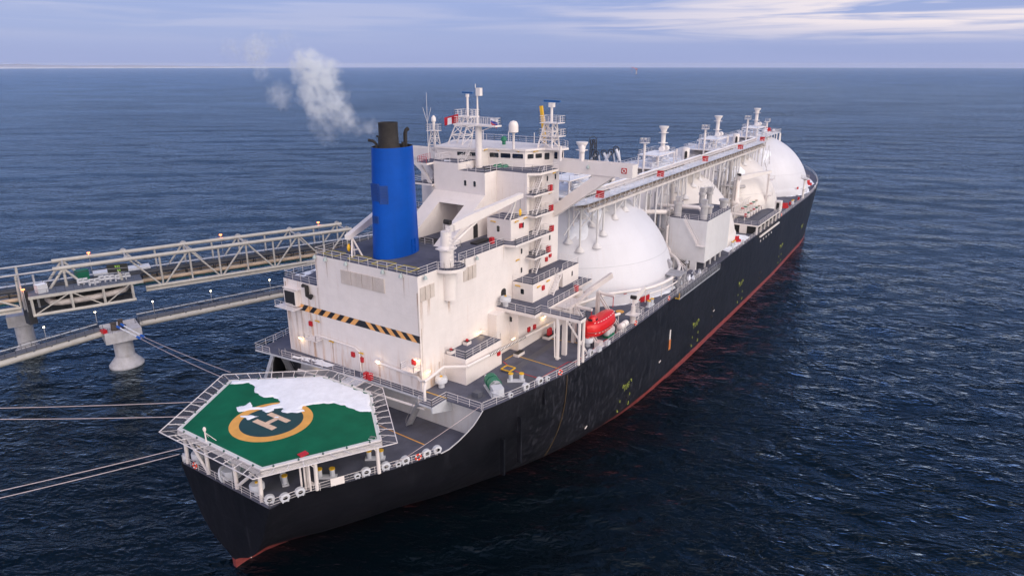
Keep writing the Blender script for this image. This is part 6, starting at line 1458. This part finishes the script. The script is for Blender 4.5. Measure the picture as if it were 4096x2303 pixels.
# walkway bridges
def bridge(a, b, label, nl):
    a = Vector(a); b = Vector(b); d = (b-a).normalized(); s_ = Vector((-d.y,d.x,0))
    o = empty('walkway_bridge', ((a.x+b.x)/2,(a.y+b.y)/2,0), label, 'footbridge', 'walkway bridges between the piers')
    m = MB(); m.tube(tuple(a), tuple(b), .62, None, 18); m.build('main_tube', PIPEM, o)
    m = MB(); L = (b-a).length
    m.tube(tuple(a+s_*2+Vector((0,0,.2))), tuple(b+s_*2+Vector((0,0,.2))), .4, None, 12)
    m.extr([tuple(a-s_*.2+Vector((0,0,.75))),tuple(b-s_*.2+Vector((0,0,.75))),tuple(b+s_*2.0+Vector((0,0,.75))),tuple(a+s_*2.0+Vector((0,0,.75)))],(0,0,.1))
    k = 0
    while k < L: m.beam(tuple(a+d*k-s_*.3+Vector((0,0,.2))),tuple(a+d*k-s_*.3+Vector((0,0,.75))),.12,.3); k += 3
    m.build('deck', mat('walkway_grey',(.13,.14,.17),.6,var=.2), o)
    for n in (-.15, 1.9): m = MB(); m.rail([tuple(a+s_*n+Vector((0,0,.85))),tuple(b+s_*n+Vector((0,0,.85)))],1.1,1.7,.03); m.build('railing', STEELD, o)
    m = MB(); m.tube(tuple(a+s_*2.1+Vector((0,0,1.5))), tuple(b+s_*2.1+Vector((0,0,1.5))), .12, None, 8); m.build('service_pipe', PALE, o)
bridge((-75,73.0,8.0),(21.4,70.9,8.0),'footbridge on a cream tube coming from the left to the near pier',0)
bridge((28.2,70.0,8.0),(92,49.5,8.0),'footbridge on a cream tube running from the near pier behind the ship',0)
# lamps
def lamp(x, y, z0, z1, mt, label, nm='walkway_lamp', grp='lit lamps on the footbridges', pw=25, colr=(1,.75,.45), r=.17):
    o = empty(nm, (x,y,z0), label, 'lamp', grp)
    m = MB(); m.tube((x,y,z0),(x,y,z1),.06,None,6); m.lathe((x,y,z1+.12),[(.2,0),(.24,.06),(.05,.14)],8); m.build('pole', GREY, o)
    m = MB(); m.lathe((x,y,z1-.12),[(.05,0),(r,.08),(r,.22)],8); m.build('lamp_head', mt, o)
    l = bpy.data.lights.new('lamp_light','POINT'); l.energy = pw; l.color = colr; l.shadow_soft_size = .15
    q = bpy.data.objects.new('lamp_light', l); COL.objects.link(q); q.parent = o; q.location = (0,0,z1-z0-.3)
LW2 = mat('lit_lamp_white', (1,.9,.6), .5, var=0, emit=((1.0,.82,.5),14))
for x, y, lab in ((2.9,74.2,'lit lamp on the left footbridge at the edge of the photo'),(12.6,74.2,'second lit lamp from the left on the footbridge'),(22.2,74.6,'lit lamp on the footbridge just left of the near pier'),(32.2,71.2,'first lit lamp right of the near pier'),(43.2,67.4,'lit lamp in the middle of the right hand footbridge'),(55.6,63.3,'lit lamp on the footbridge closest to the ship')):
    lamp(x, y, 8.9, 11.5, LW2, lab)
for s, n, z0, z1, lab in ((-9.0,7.4,16.2,20.6,'orange lamp above the rear chord over the valve platform'),(17.8,7.4,16.2,20.9,'orange lamp above the middle of the pipe trestle'),(41.2,7.4,16.2,20.9,'orange lamp on the trestle near the blue funnel'),(-21.2,-2.2,12.6,17.2,'orange lamp on the post at the left end of the valve platform')):
    p = J(s,n,0); lamp(p[0],p[1],z0,z1,LAMPO,lab,'trestle_lamp','orange lamps on the pipe trestle',60,(1,.35,.1),.3)
# loading arms on the port side, beyond the accommodation
lp = empty('loading_arm_tower', (156,34,0), 'dark lattice loading arm structure rising behind the bridge wing', 'loading arms')
m = MB(); m.box(135,175,31,44,8.5,9.2); 
for x in (140,150,160,170):
    for y in (33,42): m.cyl(x,y,-2,8.5,.8,12)
m.build('jetty_head', CONC, lp)
m = MB(); lattice(m, [(154.3,30.6),(154.3,32.6),(156.3,32.6),(156.3,30.6)], [(154.5,30.9),(154.5,32.3),(155.9,32.3),(155.9,30.9)], 9.2, 36.5, 9, .25); m.torus((155.2,31.8,36.3),(.5,.8,0),1.3,.1,16,5); m.build('tower', STEELD, lp)
ARM = mat('loading_arm_white',(.66,.68,.74),.5,var=.2)
for k, (y0, zt_, lean, lab) in enumerate(((30.6,32.3,2.6,'snowy white loading arm leaning left, nearest the tower'),(28.0,32.8,-2.2,'white loading arm with a large pulley, second from the left'),(25.6,33.2,2.0,'short white loading arm between the two pulleys'),(23.9,34.2,-1.6,'tall white loading arm at the right of the group'))):
    o = empty('marine_loader', (155,y0+3,9.2), lab, 'loading arm', 'white loading arms at the manifold')
    m = MB(); m.tube((155,y0+2.5,9.2),(155,y0+lean*.6,zt_-3.2),.3,None,8); m.tube((155,y0+lean,zt_-3.5),(155,y0-.2,zt_),.42,None,10); m.build('arm_pipe', ARM, o)
    m = MB(); s0 = 0; m.torus((155,y0-.2,zt_),(1,.35,0),.85,.16,18,6); m.lathe((155,y0-.2,zt_-.3),[(.4,0),(.4,.6)],10); m.beam((155,y0-.2,zt_),(155.6,y0-1.6,zt_-3.8),.2); m.beam((154.6,y0+.6,zt_-.2),(155.2,y0-1.2,zt_-3.9),.12); m.build('pulley', STEELD, o)
    m = MB(); m.tube((155.4,y0-.9,zt_-.3),(155.4,y0-1.8,zt_-4.6),.26,None,8); m.build('outer_pipe', ARM, o)
# offshore crane platform on the horizon
def offshore():
    d = 4450; az = YAW-math.atan((1600-1287.5)/1800.); bx, by = -38.9+d*math.cos(az), -66.9+d*math.sin(az)
    o = empty('offshore_platform', (bx,by,0), 'tiny red and white crane platform on the horizon', 'offshore platform')
    rt_ = Vector((math.sin(az),-math.cos(az),0)); B = Vector((bx,by,0))
    m = MB(); m.cyl(bx,by,-2,3,4.5,16); m.cyl(bx,by,3,20,2.3,12); m.build('column', mat('far_column',(.42,.36,.36),.7), o)
    m = MB(); m.beam(B-rt_*6+Vector((0,0,23)),B+rt_*7+Vector((0,0,23)),8,6); m.build('deck', mat('far_steel',(.20,.20,.28),.7), o)
    m = MB(); m.beam(B-rt_*6+Vector((0,0,28.5)),B+rt_*6+Vector((0,0,28.5)),7,4.5); m.build('deck_house', mat('far_red',(.62,.16,.14),.6), o)
    m = MB(); m.beam(B-rt_*4+Vector((0,0,30)),B-rt_*26+Vector((0,0,40)),2.6); m.build('boom', mat('far_red',(.62,.16,.14)), o)
    m = MB(); m.beam(B-rt_*27+Vector((0,0,40)),B-rt_*27+Vector((0,0,6)),1.6); m.build('hanging_line', mat('far_mauve',(.32,.22,.34),.7), o)
offshore()
# ---------------------------------------------------------------- mooring ropes
def rope(a, b, sag, label, r=.05, m=ROPE):
    a = Vector(a); b = Vector(b); n = 24; mb = MB(); mb.pipe([tuple(a.lerp(b,i/n)-Vector((0,0,4*sag*(i/n)*(1-i/n)))) for i in range(n+1)], r, 6)
    o = mb.build('mooring_rope', m, loc=tuple(a)); tag(o, label, 'rope', 'mooring ropes')
rope((12.5,15.5,13.0),(-24,73.5,10.6),.5,'upper rope of the pair leading left behind the helideck net')
rope((9.0,13.0,12.9),(-24.5,71,10.4),.5,'lower rope of the pair leading left behind the helideck net')
rope((1.2,9.9,12.8),(-31,45.6,4.6),.35,'upper rope of the pair leading left from the transom corner')
rope((.5,9.5,12.4),(-31.5,44.2,4.2),.35,'lower rope of the pair leading left from the transom corner')
rope((16.0,23.0,13.2),(22.8,59.9,9.0),.25,'rope from the ship up to the near pier, left one of the two')
rope((17.8,23.6,13.2),(23.6,60.1,9.0),.25,'rope from the ship up to the near pier, right one of the two')
rope((13.2,-14.9,12.6),(24.0,-20.2,17.4),.1,'thin light rope stretched over the aft mooring deck beside the helideck',.03)
WT = mat('rope_tail_white',(.72,.74,.78),.7); BT = mat('tail_blue',(.01,.10,.45),.6)
for a_, b_, lab in (((23.6,69.8,9.0),(22.8,59.9,9.0),'left white mooring tail with blue sleeves at the near pier'),((24.6,70.2,9.1),(23.6,60.1,9.0),'right white mooring tail with blue sleeves at the near pier')):
    o = empty('mooring_tail', a_, lab, 'mooring tail', 'white and blue mooring tails'); a = Vector(a_); b = Vector(b_)
    m = MB(); m.tube(tuple(a),tuple(b),.13,None,8); m.build('white_tail', WT, o)
    for t0, t1 in ((.02,.16),(.9,1.02)): m = MB(); m.tube(tuple(a.lerp(b,t0)),tuple(a.lerp(b,t1)),.26,None,8); m.build('blue_sleeve', BT, o)
# ---------------------------------------------------------------- funnel vapour
def steam():
    FH = (math.cos(YAW), math.sin(YAW)); rtv = (math.sin(YAW), -math.cos(YAW))
    blobs = [(35.0,7.5,50.2,1.2,.35),(33.6,10.0,50.9,1.6,.45),(33.1,10.8,51.8,1.9,.7),(31.6,13.4,50.8,1.8,.4),(32.4,12.0,53.6,2.2,.9),(31.2,13.6,52.9,1.9,1.2),(30.9,14.2,55.2,2.2,1.5),(31.5,13.2,57.4,2.6,1.6),(30.6,14.6,58.7,2.2,1.6),(31.9,12.3,58.0,1.9,1.2),(29.7,16.0,56.8,1.0,.6),(28.3,18.1,54.6,1.7,.4),(27.0,20.2,57.9,1.2,.35),(26.6,20.5,60.6,1.9,.6),(27.4,19.3,61.7,1.3,.5),(26.6,20.6,62.2,1.2,.45),(24.8,23.3,61.0,1.5,.25),(29.2,16.4,62.2,1.4,.2),(34.4,8.8,49.6,1.0,.25),(31.9,12.6,48.6,1.3,.25),(32.6,4.6,50.6,1.3,.16),(31.8,2.0,51.5,1.0,.14),(34.6,6.2,50.2,1.2,.2)]
    xs = [b[0] for b in blobs]; ys = [b[1] for b in blobs]; zs = [b[2] for b in blobs]
    m = bpy.data.materials.new('vapour'); m.use_nodes = True; m.node_tree.nodes.clear(); t = NT(m.node_tree)
    pos = t.add('ShaderNodeNewGeometry').outputs['Position']
    wv = t.add('ShaderNodeTexNoise', ins={'Vector': pos, 'Scale': .5, 'Detail': 5, 'Roughness': .6})
    off = t.add('ShaderNodeVectorMath'); off.operation = 'SUBTRACT'; t.l.new(wv.outputs[1], off.inputs[0]); off.inputs[1].default_value = (.5,.5,.5)
    sc_ = t.scale(off.outputs[0], (3.4,3.4,3.4)); ad = t.add('ShaderNodeVectorMath'); ad.operation = 'ADD'; t.l.new(pos, ad.inputs[0]); t.l.new(sc_, ad.inputs[1])
    tot = None
    for x, y, z, r, dns in blobs:
        ds = t.add('ShaderNodeVectorMath'); ds.operation = 'DISTANCE'; t.l.new(ad.outputs[0], ds.inputs[0]); ds.inputs[1].default_value = (x,y,z)
        v = t.math('MULTIPLY', t.ramp(ds.outputs['Value'], r*1.25, r*.25), dns)
        tot = v if tot is None else t.math('MAXIMUM', tot, v)
    n2 = t.noise(pos, .85, 4, .55, .5)
    den = t.math('MULTIPLY', tot, t.ramp(n2, .38, .66))
    pv = t.add('ShaderNodeVolumePrincipled', ins={'Color': (.95,.98,1.0,1), 'Density': t.math('MULTIPLY', den, 1.35), 'Anisotropy': .1})
    t.l.new(pv.outputs[0], t.add('ShaderNodeOutputMaterial').inputs['Volume'])
    mb = MB(); s0 = 0
    hw = 13.5; c = Vector((29.6,15.6,0))
    for sx, sy in ((-hw,-3.2),(hw,-3.2),(hw,3.2),(-hw,3.2)): pass
    q = [(c.x+rtv[0]*a+FH[0]*b, c.y+rtv[1]*a+FH[1]*b) for a, b in ((-hw,-3.4),(hw,-3.4),(hw,3.4),(-hw,3.4))]
    mb.prism(q, 46.6, 64.4)
    solo(mb, 'vapour_plume', m, 'pale wispy vapour drifting left from the funnel above the sea', 'smoke', kind='stuff')
steam()
# ---------------------------------------------------------------- thin sea haze round everything
hz = bpy.data.materials.new('haze'); hz.use_nodes = True; hz.node_tree.nodes.clear(); t = NT(hz.node_tree)
pv = t.add('ShaderNodeVolumePrincipled', ins={'Color': (.93,.95,1.0,1), 'Density': 2.4e-5}); t.l.new(pv.outputs[0], t.add('ShaderNodeOutputMaterial').inputs['Volume'])
mb = MB(); mb.box(-12600,12600,-12600,12600,-4,66); tag(mb.build('haze', hz, loc=(0,0,-4)), 'thin pale air over the sea softening the horizon', 'haze', kind='stuff')
